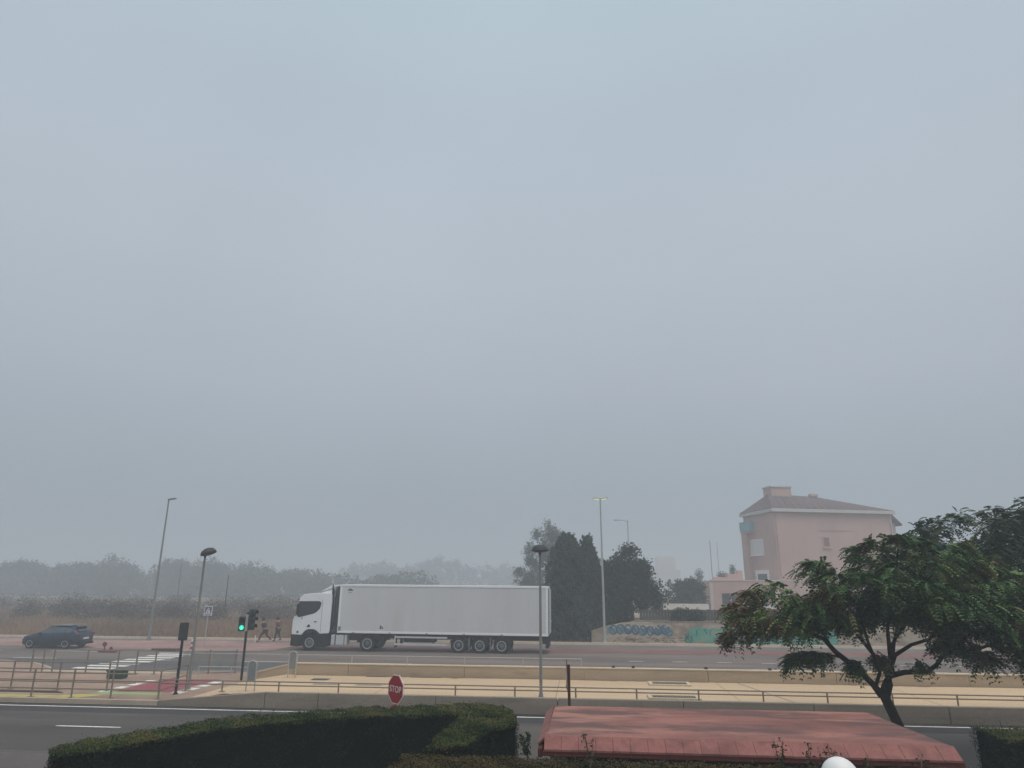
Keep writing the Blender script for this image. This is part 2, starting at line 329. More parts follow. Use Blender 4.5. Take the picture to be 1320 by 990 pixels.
# ragged-edged red cycle band and the grey path behind it
rb = MB(); xs = np.arange(-120, 120, 0.6); ed = 45.9 + 0.16 * np.sign(np.sin(xs * 0.85)) + 0.08 * RNG.normal(size=len(xs)); ef = 48.1 + 0.05 * RNG.normal(size=len(xs))
for i in range(len(xs) - 1): rb.face([(xs[i], ed[i], 0.012), (xs[i + 1], ed[i + 1], 0.012), (xs[i + 1], ef[i + 1], 0.012), (xs[i], ef[i], 0.012)])
fpath = MB().box(-120, 120, 45.5, 51.4, -0.2, 0.004).build('far_path', mat('far_path_surface', (0.15, 0.125, 0.115), 0.9, 0.2, 0.4, 0.15, 8)); tag(fpath, kind='structure')
rb.build('red_cycle_band', REDL, fpath, fix=False)
pk = MB(); xs = np.arange(-60, -19, 0.7); ea = 44.0 + 0.9 * np.sin(xs * 0.31) + 0.3 * np.sin(xs * 1.3); eb = 50.2 + 0.4 * np.sin(xs * 0.4)
for i in range(len(xs) - 1): pk.face([(xs[i], ea[i], 0.018), (xs[i + 1], ea[i + 1], 0.018), (xs[i + 1], eb[i + 1], 0.018), (xs[i], eb[i], 0.018)])
pk.build('worn_pink_surface', PINKL, fpath, fix=False)
fk = MB().box(-120, 120, 51.4, 51.62, -0.2, 0.16).build('far_kerb', KERBL); tag(fk, kind='structure')

# island: low part with the crossings (left), raised sand-coloured platform (right)
XL = [(-90, 36.4), (-34, 36.2), (-30.5, 35.66), (-28.1, 34.9), (-26.56, 33.76), (-25.58, 32.94), (-25.2, 32.5), (-13.2, 32.5)]
isl = slab('traffic_island', [(-90, 24.9), (-14.2, 24.9), (-14.2, 32.3)] + [p for p in XL[::-1][1:]], -0.2, 0.15, PINKP); tag(isl, kind='structure')
kb = MB()
for (x0, y0), (x1, y1) in zip(XL[:-1], XL[1:]):
    dd = Vector((x1 - x0, y1 - y0)).normalized(); nn = Vector((-dd.y, dd.x)) * 0.14
    kb.prism([(x0, y0 + 0.002), (x1, y1 + 0.002), (x1 + nn.x, y1 + nn.y), (x0 + nn.x, y0 + nn.y)], -0.1, 0.165, 'z')
kb.box(-90, -14.9, 24.72, 24.9, -0.2, 0.16)
kb.build('island_kerb', KERB, isl)
pl = MB(); Zs = [(-14.2, 0.15), (-12.6, 0.40), (90, 0.40)]
for (xa, za), (xb, zb) in zip(Zs[:-1], Zs[1:]):
    pl.face([(xa, 24.95, za), (xb, 24.95, zb), (xb, 30.25, zb), (xa, 30.25, za)])
plat = pl.build('raised_platform', TAN); tag(plat, kind='structure')
for z, (x, y, wx, wy) in zip(range(5), [(-10.6, 28.9, 0.7, 0.5), (-8.6, 30.0, 0.9, 0.16), (-6.5, 30.0, 1.3, 0.12), (-9.9, 27.6, 1.0, 0.25), (-8.2, 27.6, 1.0, 0.25)]):
    sheet('cover_plate', x - wx / 2, x + wx / 2, y - wy / 2, y + wy / 2, 0.405, CONC if z > 2 else DARKM, plat)
jt = MB().prism([(6.0, 30.1), (6.06, 30.1), (7.06, 25.2), (7.0, 25.2)], 0.402, 0.406, 'z').build('joint', CONC, plat)
sheet('dark_verge_strip', -120, 120, 24.27, 24.71, 0.005, mat('damp_gutter', (0.035, 0.032, 0.03), 0.9, 0.4, 0.8, 0.2, 20, streak=(0.3, 1, 1)), road)
sheet('resurfaced_strip', -120, 120, 23.25, 24.12, 0.004, mat('dark_resurfacing', (0.045, 0.041, 0.042), 0.9, 0.25, 0.6, 0.15, 20, streak=(0.2, 1, 1)), road)
for x in (-7.4, -1.0, 5.2, 11.6): MB().box(x, x + 0.025, 24.96, 30.18, 0.40, 0.4025).build('joint', CONC, plat)
# grime lines along the wall feet, ragged
gm = MB(); gx = np.arange(-12.3, 36, 0.25); gy = 30.19 - 0.10 - 0.14 * np.abs(RNG.normal(size=len(gx))) * (0.5 + 0.5 * np.sin(gx * 0.7))
for i in range(len(gx) - 1): gm.face([(gx[i], gy[i], 0.403), (gx[i + 1], gy[i + 1], 0.403), (gx[i + 1], 30.195, 0.403), (gx[i], 30.195, 0.403)])
gm.build('grime_line', mat('brown_grime', (0.20, 0.13, 0.085), 0.95, 0.3, 2), plat, fix=False)
gy = 24.96 + 0.05 + 0.09 * np.abs(RNG.normal(size=len(gx)))
gm = MB()
for i in range(len(gx) - 1): gm.face([(gx[i], 24.96, 0.403), (gx[i + 1], 24.96, 0.403), (gx[i + 1], gy[i + 1], 0.403), (gx[i], gy[i], 0.403)])
gm.build('grime_line', MATS['brown_grime'], plat, fix=False)
# crimson crossing with white blocks, yellow and lime tactile strips, low dark strip
slab('crimson_crossing', [(-17.7, 26.55), (-15.65, 26.7), (-15.5, 30.3), (-16.9, 30.1), (-17.95, 29.0)], 0.15, 0.155, CRIM, isl)
for k in range(4):
    y = 26.4 + 0.88 * k
    slab('white_block', [(-18.35, y), (-17.98, y), (-17.98, y + 0.5), (-18.35, y + 0.5)], 0.15, 0.156, WHITEP, isl)
    slab('white_block', [(-15.44, y), (-15.02, y), (-15.02, y + 0.5), (-15.44, y + 0.5)], 0.15, 0.156, WHITEP, isl)
slab('yellow_strip', [(-23.5, 24.95), (-18.2, 24.95), (-17.6, 25.75), (-18.6, 25.75), (-19.2, 25.4), (-23.5, 25.4)], 0.15, 0.157, YELP, isl)
slab('pale_strip', [(-25.2, 31.7), (-19.2, 31.7), (-18.6, 31.9), (-18.6, 32.3), (-25.2, 32.3)], 0.15, 0.157, KERB, isl)
slab('lime_strip', [(-18.5, 25.9), (-15.7, 25.9), (-15.7, 26.4), (-18.0, 26.4)], 0.15, 0.158, GRNP, isl)
slab('dark_strip', [(-34, 25.95), (-19.4, 25.95), (-19.9, 26.3), (-34, 26.45)], 0.15, 0.17, SOIL, isl)
zc = thing('zebra_crossing', None, None, (-24.3, 33, 0)); zc['kind'] = 'structure'
for k in range(9):
    y = 0.15 + 0.98 * k; x0 = -1.05 + 0.02 * k
    MB().prism([(x0, y), (x0 + 2.15, y), (x0 + 2.15, y + 0.48), (x0, y + 0.48)], 0.006, 0.012, 'z').build('stripe', WHITEP, zc)
sheet('stop_line', -19.2, -17.9, 33.6, 33.9, 0.008, WHITEP, far)

# ------------------------------------------------------------------ low walls
lw = thing('low_wall', 'long grey-beige concrete retaining wall along the near road edge line', 'wall', (0, 24.72, 0))
X = [-14.9, -11.0, -9.1] + [-9.1 + 4.1 * k for k in range(1, 12)]
for a, b in zip(X[:-1], X[1:]):
    za, zb = (0.17, 0.5) if a < -12 else (0.5, 0.5)
    MB().prism([(a + 0.012, -0.2), (b - 0.012, -0.2), (b - 0.012, zb), (a + 0.012, za)], 0, 0.22, 'y').build('wall_panel', CONC, lw, bevel=0.012)
fw = thing('low_wall', 'sandy concrete parapet wall behind the platform beside the far road', 'wall', (0, 30.2, 0))
X = [-13.9, -12.3, -9.9] + [-9.9 + 4.95 * k for k in range(1, 11)]
for a, b in zip(X[:-1], X[1:]):
    za, zb = (0.45, 0.82) if a < -13 else (0.82, 0.82)
    MB().prism([(a + 0.008, -0.2), (b - 0.008, -0.2), (b - 0.008, zb), (a + 0.008, za)], 0, 0.2, 'y').build('wall_panel', CONC2, fw, bevel=0.01)
MB().prism([(-12.3, 0.82), (39.6, 0.82), (39.6, 0.87), (-12.3, 0.87)], -0.02, 0.22, 'y').build('coping', CONCL, fw, bevel=0.01)
MB().prism([(-13.9, 0.45), (-12.3, 0.82), (-12.3, 0.87), (-13.9, 0.50)], -0.02, 0.22, 'y').build('coping', CONCL, fw)

# ------------------------------------------------------------------ railings
def railing(label, pts, zb, h, rails, m, post_r=0.03, rail_r=0.022, posts=None, group=None, slope=None, flange=True):
    """posts at pts [(x,y)], rails at heights"""
    t = thing('railing', label, 'railing', (pts[0][0], pts[0][1], zb), 0, group); o = Vector(pts[0])
    P = [Vector(p) - o for p in pts]
    for p in (posts if posts is not None else pts):
        q = Vector(p) - o; b = MB().tube([(q.x, q.y, 0), (q.x, q.y, h)], post_r, 8)
        if flange: b.box(q.x - 0.09, q.x + 0.09, q.y - 0.07, q.y + 0.07, 0, 0.02)
        b.build('post', m, t, smooth=True)
    for z in rails:
        MB().tube([(q.x, q.y, z) for q in P], rail_r, 8).build('rail', m, t, smooth=True)
    return t
railing('brown three-bar pedestrian railing nearest the road, left of the stepped end', [(-25.0, 24.99), (-15.05, 24.99), (-15.15, 26.9)], 0.15, 0.95, (0.3, 0.58, 0.95), STEEL, posts=[(-24.6, 24.99), (-23.1, 24.99), (-21.5, 24.99), (-19.9, 24.99), (-18.35, 24.99), (-16.85, 24.99), (-15.05, 24.99), (-15.15, 26.9)])
railing('second brown pedestrian railing, just behind the dark strip', [(-26.0, 26.6), (-17.0, 26.6)], 0.15, 1.0, (0.3, 0.62, 1.0), STEEL, posts=[(-26, 26.6), (-24.1, 26.6), (-22.1, 26.6), (-20.16, 26.6), (-18.14, 26.6)])
railing('thin railing along the far side of the island in front of the zebra crossing', [(-25.3, 31.45), (-19.3, 31.45)], 0.15, 0.98, (0.45, 0.98), STEEL, posts=[(-25.3, 31.45), (-24.75, 31.45), (-24.25, 31.45), (-22.6, 31.45), (-21.1, 31.45), (-20.2, 31.45), (-19.3, 31.45)], post_r=0.035, rail_r=0.018)
pp = [(x, 25.35) for x in [-15.3, -12.9, -10.8, -8.62, -6.5, -4.45, -2.38, -0.3, 1.75, 3.8, 5.9, 7.95, 10.0, 12.0, 14.05, 16.1, 18.2]]
railing('long low two-bar handrail running the length of the sandy platform', [(-15.3, 25.35), (18.2, 25.35)], 0.40, 0.36, (0.24, 0.36), STEEL, post_r=0.028, rail_r=0.022, posts=pp)
pp = [(x, 30.3) for x in [-16.9, -14.6, -12.2, -9.8, -7.4, -4.95, -2.5, -0.1]]
railing('thin pale rail on top of the sandy parapet in front of the lorry', [(-16.9, 30.3), (-0.1, 30.3)], 0.85, 0.33, (0.33,), STEELL, post_r=0.02, rail_r=0.015, posts=pp, flange=False)
for x in (1.2, 2.0, 4.9, 7.4, 10.2):
    tag(MB().box(x - 0.06, x + 0.06, 30.24, 30.36, 0.87, 0.95).build('post_stub', DARKM, bevel=0.01), {1.2: 'short dark stub on the parapet coping, leftmost one right of the warning sign', 2.0: 'short dark stub on the parapet coping beside the leftmost stub', 4.9: 'short dark stub on the parapet coping, middle one', 7.4: 'short dark stub on the parapet coping left of the tree trunk', 10.2: 'short dark stub on the parapet coping right of the tree trunk'}[x], 'post stub', 'stubs on the parapet')
# panelled barrier: close-set bars in a frame
mt = thing('barrier', 'grey barrier of close-set upright bars on the far side of the island', 'barrier', (-18.2, 31.6, 0.15), math.atan2(0.6, 2.2))
for x in (0, 1.25, 2.4): MB().box(x - 0.03, x + 0.03, -0.03, 0.03, 0, 1.02).build('post', STEEL, mt)
for z in (0.12, 0.98): MB().box(0, 2.4, -0.02, 0.02, z - 0.02, z + 0.02).build('rail', STEELL, mt)
for k in range(46):
    if k in (0, 24, 25): continue
    x = 0.055 + k * 0.051; MB().box(x - 0.014, x + 0.014, -0.008, 0.008, 0.14, 0.96).build('bar', GREY, mt)
railing('low pale rail between the barrier and the lone signal post', [(-16.9, 30.9), (-14.4, 30.9)], 0.15, 0.42, (0.42,), STEELL, posts=[(-16.9, 30.9), (-15.4, 30.9), (-14.4, 30.9)], post_r=0.025)

# hooped end boards
def hoop(loc, label):
    t = thing('hoop_board', label, 'barrier', loc, R(8), 'hoop boards on the platform')
    pts = [(-0.15, 0, 0)] + [(-0.15 + 0.02 * 0, 0, 0.4), (-0.15, 0, 0.9)] + [(0.15 * -math.cos(a), 0, 0.9 + 0.12 * math.sin(a)) for a in np.linspace(0.25, math.pi - 0.25, 7)] + [(0.15, 0, 0.9), (0.15, 0, 0)]
    MB().tube(pts, 0.022, 8).build('hoop', STEELL, t, smooth=True)
    poly = [(-0.13, 0.34), (0.13, 0.34), (0.13, 0.9)] + [(0.13 * math.cos(a), 0.9 + 0.10 * math.sin(a)) for a in np.linspace(0.2, math.pi - 0.2, 7)] + [(-0.13, 0.9)]
    MB().prism(poly, -0.008, 0.008, 'y').build('board', GREY, t)
hoop((-11.95, 25.55, 0.4), 'round-topped grey board on two legs at the near rail, by the signal post')
hoop((-11.95, 29.2, 0.4), 'round-topped grey board on two legs in front of the lorry cab')

# drain grates in pale frames
def grate(loc, w_, d_, label):
    t = thing('drain_grate', label, 'drain cover', loc, 0, 'grates in the platform')
    b = MB().box(-w_ / 2, w_ / 2, -d_ / 2, -d_ / 2 + 0.11, 0, 0.06).box(-w_ / 2, w_ / 2, d_ / 2 - 0.11, d_ / 2, 0, 0.06)
    b.box(-w_ / 2, -w_ / 2 + 0.14, -d_ / 2 + 0.11, d_ / 2 - 0.11, 0, 0.06).box(w_ / 2 - 0.14, w_ / 2, -d_ / 2 + 0.11, d_ / 2 - 0.11, 0, 0.06); b.build('frame', CONCL, t, bevel=0.006)
    MB().box(-w_ / 2 + 0.14, w_ / 2 - 0.14, -d_ / 2 + 0.11, d_ / 2 - 0.11, 0, 0.02).build('grille_bed', BLACKM, t)
    n = int((w_ - 0.3) / 0.09)
    for k in range(n):
        x = -w_ / 2 + 0.19 + k * 0.09; MB().box(x - 0.018, x + 0.018, -d_ / 2 + 0.115, d_ / 2 - 0.115, 0.02, 0.045).build('grille_bar', STEEL, t)
grate((3.3, 29.3, 0.401), 1.6, 0.85, 'pale framed drain grate near the parapet, the farther of two')
grate((3.05, 25.95, 0.401), 1.75, 0.78, 'pale framed drain grate by the handrail, the nearer of two')

# green cabinet behind the railings
cb = thing('litter_bin', 'squat dark green box bin behind the railings by the zebra crossing', 'bin', (-20.0, 29.9, 0.15))
MB().box(-0.36, 0.36, -0.2, 0.2, 0.04, 0.30).build('body', GREEN, cb, bevel=0.02); MB().box(-0.39, 0.39, -0.23, 0.23, 0.30, 0.35).build('lid', GREEN, cb, bevel=0.015); MB().box(-0.33, 0.33, -0.18, 0.18, 0, 0.04).build('base', DARKM, cb)

# ------------------------------------------------------------------ street lamps
def short_lamp(loc, h, label, tilt=0.0, rz=0.0):
    t = thing('street_lamp', label, 'street lamp', loc, rz, 'short lamps with dish heads')
    MB().tube([(0, 0, 0.1), (0, 0, h - 0.15)], [0.055, 0.04], 10).build('pole', GREY, t, smooth=True)
    MB().tube([(0, 0, 0), (0, 0, 0.12)], [0.085, 0.07], 12).build('base', GREY, t)
    hd = MB().lathe([(0.015, 0.235), (0.12, 0.225), (0.22, 0.18), (0.29, 0.10), (0.315, 0.02), (0.30, 0.0), (0.2, -0.03), (0.05, -0.05)], n=22).build('lamp_head', DARKM, t, (0.0, 0, h), smooth=True)
    hd.rotation_euler = (0, tilt, 0)
    if tilt: hd.location = (0.14, 0, h + 0.03)
    MB().tube([(0, 0, h - 0.17), (0, 0, h - 0.02)], [0.03, 0.055], 10).build('neck', DARKM, t, smooth=True)
    return t
short_lamp((-15.31, 27.4, 0.15), 5.08, 'shorter lamp with a tilted dark dish head beside the crimson crossing', -0.32)
short_lamp((-1.5, 25.65, 0.4), 4.9, 'shorter lamp with a level dark dish head on the platform in front of the lorry')
def tall_lamp(loc, h, label, arm=0.5, lit=False, mat_=STEEL):
    t = thing('street_lamp', label, 'street lamp', loc, 0, 'tall lamp posts')
    MB().tube([(0, 0, 0), (0, 0, 1.2), (0, 0, h)], [0.11, 0.09, 0.05], 10).build('pole', mat_, t, smooth=True)
    MB().tube([(0, 0, 0), (0, 0, 0.15)], 0.16, 10).build('base', mat_, t)
    for s_ in ((-1, 1) if lit else (1,)):
        b = MB().box(-0.30, 0.30, -0.13, 0.13, -0.045, 0.045).build('lamp_head', mat_, t, (0.26 * s_, 0, h + 0.04), bevel=0.03); b.rotation_euler = (0, -0.14 * s_, 0)
        if lit: MB().box(-0.2, 0.2, -0.1, 0.1, -0.065, -0.046).build('lens', LAMPG, b)
    return t
tall_lamp((-31.5, 50.1, 0), 10.2, 'tall thin lamp post behind the pink path, left of the crossing sign', mat_=GREY)
tall_lamp((1.5, 51.75, 0.16), 10.05, 'tall pale lamp post with a two-sided lit head in front of the cypresses', lit=True, mat_=STEELL)
def arm_lamp(loc, h, a, label, m=STEELL, r=0.08):
    t = thing('street_lamp', label, 'street lamp', loc, 0, 'posts fading in the fog')
    MB().tube([(0, 0, 0), (0, 0, h)], [r, r * 0.6], 8).build('pole', m, t, smooth=True)
    if a: MB().tube([(0, 0, h - 0.1), (a * 0.5, 0, h + 0.05), (a, 0, h + 0.05)], 0.04, 6).build('arm', m, t); MB().box(a - 0.35, a + 0.2, -0.12, 0.12, h, h + 0.1).build('lamp_head', m, t, bevel=0.02)
arm_lamp((5.0, 75, 0), 10.6, -1.1, 'faint lamp post with a short arm rising behind the wispy tree')
arm_lamp((-47.5, 80, 0), 6.2, 0, 'faint leaning pole in the wood between the tall lamp and the dish lamp', STEEL)
arm_lamp((-41.5, 80, 0), 4.9, 0, 'faint dark pole in the field right of the crossing sign', DARKM)
arm_lamp((17.9 * 1.25, 125, 0), 11.4, 0, 'faint thin mast left of the pink house', STEEL, 0.09)
arm_lamp((19.6 * 1.25, 130, 0), 11.4, 0, 'fainter thin mast close beside the pink house', STEEL, 0.06)

# ------------------------------------------------------------------ traffic signals
def signal_head(parent, M, n=3, w_=0.27, h=0.88, lit=None):
    b = MB().prism([(-w_ / 2, 0.03), (-w_ / 2 + 0.03, 0), (w_ / 2 - 0.03, 0), (w_ / 2, 0.03), (w_ / 2, h - 0.03), (w_ / 2 - 0.03, h), (-w_ / 2 + 0.03, h), (-w_ / 2, h - 0.03)], -0.07, 0.07, 'y').build('signal_head', DARKM, parent, bevel=0.01)
    b.matrix_local = M
    for k in range(n):
        z = h * (k + 0.5) / n; r = min(0.1, h / n * 0.42)
        MB().lathe([(0.005, -0.074), (r * 0.97, -0.073), (r * 0.97, -0.071)], (0, 0, z), 14, 'y').build('lens', LGREEN if lit == k else LOFF, b)
        v = MB()
        for j in range(9):
            a0 = math.pi * (-0.1 + 1.2 * j / 9); a1 = math.pi * (-0.1 + 1.2 * (j + 1) / 9)
            v.prism([(math.cos(a0) * r * 1.05, z + math.sin(a0) * r * 1.05), (math.cos(a1) * r * 1.05, z + math.sin(a1) * r * 1.05), (math.cos(a1) * r * 1.17, z + math.sin(a1) * r * 1.17), (math.cos(a0) * r * 1.17, z + math.sin(a0) * r * 1.17)], -0.24, -0.07, 'y')
        v.build('visor', DARKM, b)
        if lit == k:   # walking figure
            f_ = MB(); P = [(0.0, 0.052, 0.018)]
            f_.lathe([(0.004, -0.079), (0.016, -0.0785), (0.016, -0.0755)], (0, 0, z + 0.055), 8, 'y')
            f_.prism([(-0.018, z + 0.035), (0.018, z + 0.035), (0.024, z - 0.01), (-0.024, z - 0.01)], -0.079, -0.0755, 'y')
            f_.prism([(-0.022, z - 0.01), (0.0, z - 0.01), (-0.022, z - 0.075), (-0.045, z - 0.075)], -0.0785, -0.0755, 'y')
            f_.prism([(0.0, z - 0.01), (0.022, z - 0.01), (0.04, z - 0.075), (0.018, z - 0.075)], -0.0785, -0.0755, 'y'); f_.build('walking_figure', LGREENB, b)
    return b
ts = thing('traffic_light', 'slim black signal post seen from behind beside the crimson crossing', 'traffic light', (-15.12, 26.2, 0.15), R(12))
MB().tube([(0, 0, 0), (0, 0, 1.95)], 0.05, 10).build('pole', BLACKM, ts, smooth=True); MB().tube([(0, 0, 0), (0, 0, 0.05)], 0.09, 10).build('base', BLACKM, ts)
signal_head(ts, Matrix.Translation((0, 0, 1.88)) @ Matrix.Rotation(R(196), 4, 'Z'), 3, 0.32, 0.64)
ts = thing('traffic_light', 'signal post with a green walking figure lit and a second head facing right', 'traffic light', (-14.44, 29.95, 0.15), 0)
MB().tube([(0, 0, 0), (0, 0, 2.75)], 0.05, 10).build('pole', BLACKM, ts, smooth=True)
signal_head(ts, Matrix.Translation((-0.20, -0.06, 1.98)) @ Matrix.Rotation(R(22), 4, 'Z'), 2, 0.28, 0.60, lit=0)
signal_head(ts, Matrix.Translation((0.17, 0.05, 2.02)) @ Matrix.Rotation(R(75), 4, 'Z'), 3, 0.28, 0.86)
MB().box(-0.055, 0.055, -0.075, -0.055, 1.98, 2.66).build('backing_strip', STEELL, ts); MB().box(-0.2, 0.2, -0.03, 0.03, 2.1, 2.16).build('bracket', DARKM, ts)

# ------------------------------------------------------------------ signs
st = thing('stop_sign', 'red octagonal STOP sign standing behind the hedge', 'road sign', (-4.47, 17.3, 0.26), R(-42))
MB().tube([(0, 0.03, -0.15), (0, 0.03, 1.78)], 0.03, 8).build('pole', STEEL, st, smooth=True)
oct_ = lambda r: [(r * math.cos(R(22.5 + 45 * k)), 1.48 + r * math.sin(R(22.5 + 45 * k))) for k in range(8)]
bd = MB().prism(oct_(0.345), -0.012, 0.004, 'y').build('board', SIGNW, st); MB().prism(oct_(0.322), -0.016, -0.0125, 'y').build('face', SIGNR, st)
cu = bpy.data.curves.new('stop', 'FONT'); cu.body = 'STOP'; cu.size = 0.20; cu.align_x = 'CENTER'; cu.align_y = 'CENTER'; cu.extrude = 0.002; cu.space_character = 1.08; cu.offset = 0.001
to = bpy.data.objects.new('lt', cu); C.objects.link(to); dg = bpy.context.evaluated_depsgraph_get(); tm = bpy.data.meshes.new_from_object(to.evaluated_get(dg)); bpy.data.objects.remove(to)
tm.materials.clear(); tm.materials.append(SIGNW); lt = bpy.data.objects.new('lettering', tm); C.objects.link(lt); lt.parent = st; lt.location = (0, -0.019, 1.475); lt.rotation_euler = (R(90), 0, 0); lt.scale = (0.98, 1.0, 1)
sm = MB().lathe([(0.01, -0.013), (0.25, -0.012), (0.25, 0.004), (0.01, 0.005)], (-0.02, 0, 0.885), 22, 'y').build('round_plate', SIGNR, st)
MB().box(-0.17, 0.14, -0.02, -0.014, 0.85, 0.92).build('white_bar', SIGNW, sm)
wg = thing('warning_sign', 'red-edged triangular sign seen nearly edge-on behind the pink roof', 'road sign', (-0.40, 17.2, 0.12), R(-86))
MB().tube([(0, 0.045, 0), (0, 0.045, 2.24)], 0.033, 8).build('pole', RUST, wg, smooth=True)
MB().prism([(-0.36, 1.72), (0.36, 1.72), (0, 2.35)], -0.012, 0.008, 'y').build('board', mat('dull_sign_red', (0.13, 0.018, 0.02), 0.6), wg); MB().prism([(-0.24, 1.79), (0.24, 1.79), (0, 2.21)], -0.016, -0.0125, 'y').build('face', SIGNW, wg)
cs = thing('crossing_sign', 'small blue and white sign plate on a thin pale pole by the pink path', 'road sign', (-24.45, 45.0, 0.0), R(10))
MB().tube([(0, 0.03, 0), (0, 0.03, 2.1)], 0.035, 8).build('pole', STEELL, cs, smooth=True)
MB().box(-0.26, 0.26, -0.02, 0.0, 2.0, 2.62).build('board', SIGNW, cs, bevel=0.01); MB().box(-0.22, 0.22, -0.026, -0.021, 2.16, 2.58).build('face', SIGNB, cs)
MB().face([(-0.15, -0.03, 2.2), (0.15, -0.03, 2.2), (0, -0.03, 2.53)]).build('white_triangle', SIGNW, cs); MB().prism([(-0.05, 2.22), (-0.015, 2.22), (0.03, 2.4), (0.0, 2.44)], -0.034, -0.031, 'y').build('figure', DARKM, cs)
MB().box(-0.2, 0.2, -0.026, -0.021, 2.03, 2.1).build('lower_panel', SIGNB, cs)
# striped bollards and the low rubber islet
REFL = mat('bollard_red', (0.17, 0.04, 0.038), 0.6)
def bollard(loc, label):
    t = thing('bollard', label, 'bollard', loc, 0, 'red bollards on the far road')
    for k in range(4): MB().lathe([(0.09, 0.14 * k), (0.10, 0.14 * k + 0.02), (0.10, 0.14 * k + 0.12), (0.09, 0.14 * k + 0.14)], n=10).build('band', REFL if k % 2 == 0 else SIGNW, t)
    MB().lathe([(0.17, 0), (0.15, 0.05), (0.09, 0.06)], n=10).build('base', REFL, t)
bollard((-24.9, 44.4, 0.02), 'red and white striped bollard at the foot of the crossing sign')
b_ = thing('islet', None, None, (-25.6, 43.2, 0.0)); b_['kind'] = 'structure'
MB().prism([(-1.1, -0.25), (0.5, -0.3), (0.75, 0), (0.5, 0.3), (-1.1, 0.25), (-1.3, 0)], 0, 0.14, 'z').build('islet_kerb', mat('islet_brown', (0.10, 0.05, 0.045), 0.9), b_, bevel=0.02)
t = thing('keep_right_marker', 'low red marker with round plates lying by the far lane, right of the car', 'road marker', (-28.9, 41.8, 0.0), 0)
MB().tube([(-0.15, 0, 0), (-0.15, 0, 0.42)], 0.04, 8).build('pole', REFL, t); MB().lathe([(0.02, -0.02), (0.14, -0.02), (0.14, 0.02), (0.02, 0.02)], (-0.15, -0.04, 0.46), 14, 'y').build('round_plate', REFL, t)
MB().box(-0.45, 0.6, -0.15, 0.15, 0, 0.09).build('base', REFL, t, bevel=0.02); MB().lathe([(0.02, -0.02), (0.11, -0.02), (0.11, 0.02), (0.02, 0.02)], (0.3, -0.04, 0.22), 14, 'y').build('round_plate', REFL, t)
wp = thing('white_post', 'short white post at the edge of the far path left of the walkers', 'bollard', (-23.2, 49.6, 0.01)); MB().tube([(0, 0, 0), (0, 0, 0.42)], 0.045, 8).build('post', SIGNW, wp); MB().lathe([(0.045, 0.42), (0.06, 0.44), (0.03, 0.48)], n=8).build('cap', SIGNW, wp)

# ------------------------------------------------------------------ lorry
def wheel(parent, name, loc, r, w_, rim_r, hub=0.12, segs=26, dish=0.06):
    t = MB().lathe([(rim_r, -w_ / 2 + 0.01), (r * 0.93, -w_ / 2), (r, -w_ / 2 + 0.05), (r, w_ / 2 - 0.05), (r * 0.93, w_ / 2), (rim_r, w_ / 2 - 0.01)], n=segs, axis='y', cap=False)
    e = bpy.data.objects.new(name, None); C.objects.link(e); e.parent = parent; e.location = loc; e.empty_display_size = 0.2
    t.build('tyre', RUBBER, e, smooth=True)
    MB().lathe([(rim_r, -w_ / 2 - 0.004), (rim_r * 0.88, -w_ / 2 - 0.004), (rim_r * 0.82, -w_ / 2 + dish), (hub * 1.5, -w_ / 2 + dish), (hub, -w_ / 2 + 0.0), (hub * 0.6, -w_ / 2 - 0.02), (0.01, -w_ / 2 - 0.02), (0.01, w_ / 2 - 0.02), (rim_r, w_ / 2 - 0.02)], n=segs, axis='y', cap=False).build('rim', RIMD, e, smooth=True)
    MB().lathe([(rim_r * 1.0, -w_ / 2 - 0.012), (rim_r * 0.86, -w_ / 2 - 0.012), (rim_r * 0.86, -w_ / 2 - 0.003), (rim_r * 1.0, -w_ / 2 - 0.003)], n=segs, axis='y', cap=False).build('rim_edge', RIM, e, smooth=True)
    hb = MB()
    for k in range(8):
        a = 2 * math.pi * k / 8; hb.lathe([(rim_r * 0.1, -w_ / 2 + dish - 0.008), (rim_r * 0.1, -w_ / 2 + dish)], (rim_r * 0.6 * math.cos(a), 0, rim_r * 0.6 * math.sin(a)), 8, 'y')
    hb.build('vent_hole', BLACKM, e)['kind'] = 'stuff'; return e
TX, TY = -18.45, 44.4
lorry = thing('lorry', 'white articulated lorry with a plain white box trailer facing left', 'lorry', (TX, TY, 0), R(-0.25))
lorry.rotation_euler = (0, 0.0045, R(-0.25))
arch = [(1.25 + 0.66 * math.cos(a), 0.52 + 0.66 * math.sin(a)) for a in np.linspace(R(12), R(172), 12)]
# cab side outline (x, z) clockwise from the front bottom
cabp = [(0.05, 0.97), (0.70, 0.95), (0.80, 1.10), (0.94, 1.22), (1.10, 1.29), (1.40, 1.30), (1.60, 1.24), (1.74, 1.14), (1.86, 1.03), (2.45, 1.07), (2.50, 1.2), (2.52, 3.0), (2.50, 3.40), (2.42, 3.50), (1.7, 3.50), (1.1, 3.47), (0.62, 3.39), (0.40, 3.22), (0.34, 3.02), (0.22, 2.10), (0.10, 2.04), (0.04, 1.85), (0.02, 1.2)]
MB().prism(cabp, 0.0, 2.5, 'y').build('cab', WHITEM, lorry, bevel=0.03)
door = [(0.36, 2.98), (1.68, 3.0), (1.82, 2.93), (1.84, 2.82), (1.76, 2.54), (1.52, 2.30), (1.30, 2.22), (0.44, 2.00), (0.27, 2.10)]
for y0, y1 in ((-0.012, 0.004), (2.496, 2.512)): MB().prism(door, y0, y1, 'y').build('side_window', GLASS, lorry, bevel=0.003)
MB().face([(0.35, 0.12, 2.98), (0.35, 2.38, 2.98), (0.23, 2.38, 2.12), (0.23, 0.12, 2.12)]).build('windscreen', GLASS, lorry, loc=(-0.022, 0, 0))
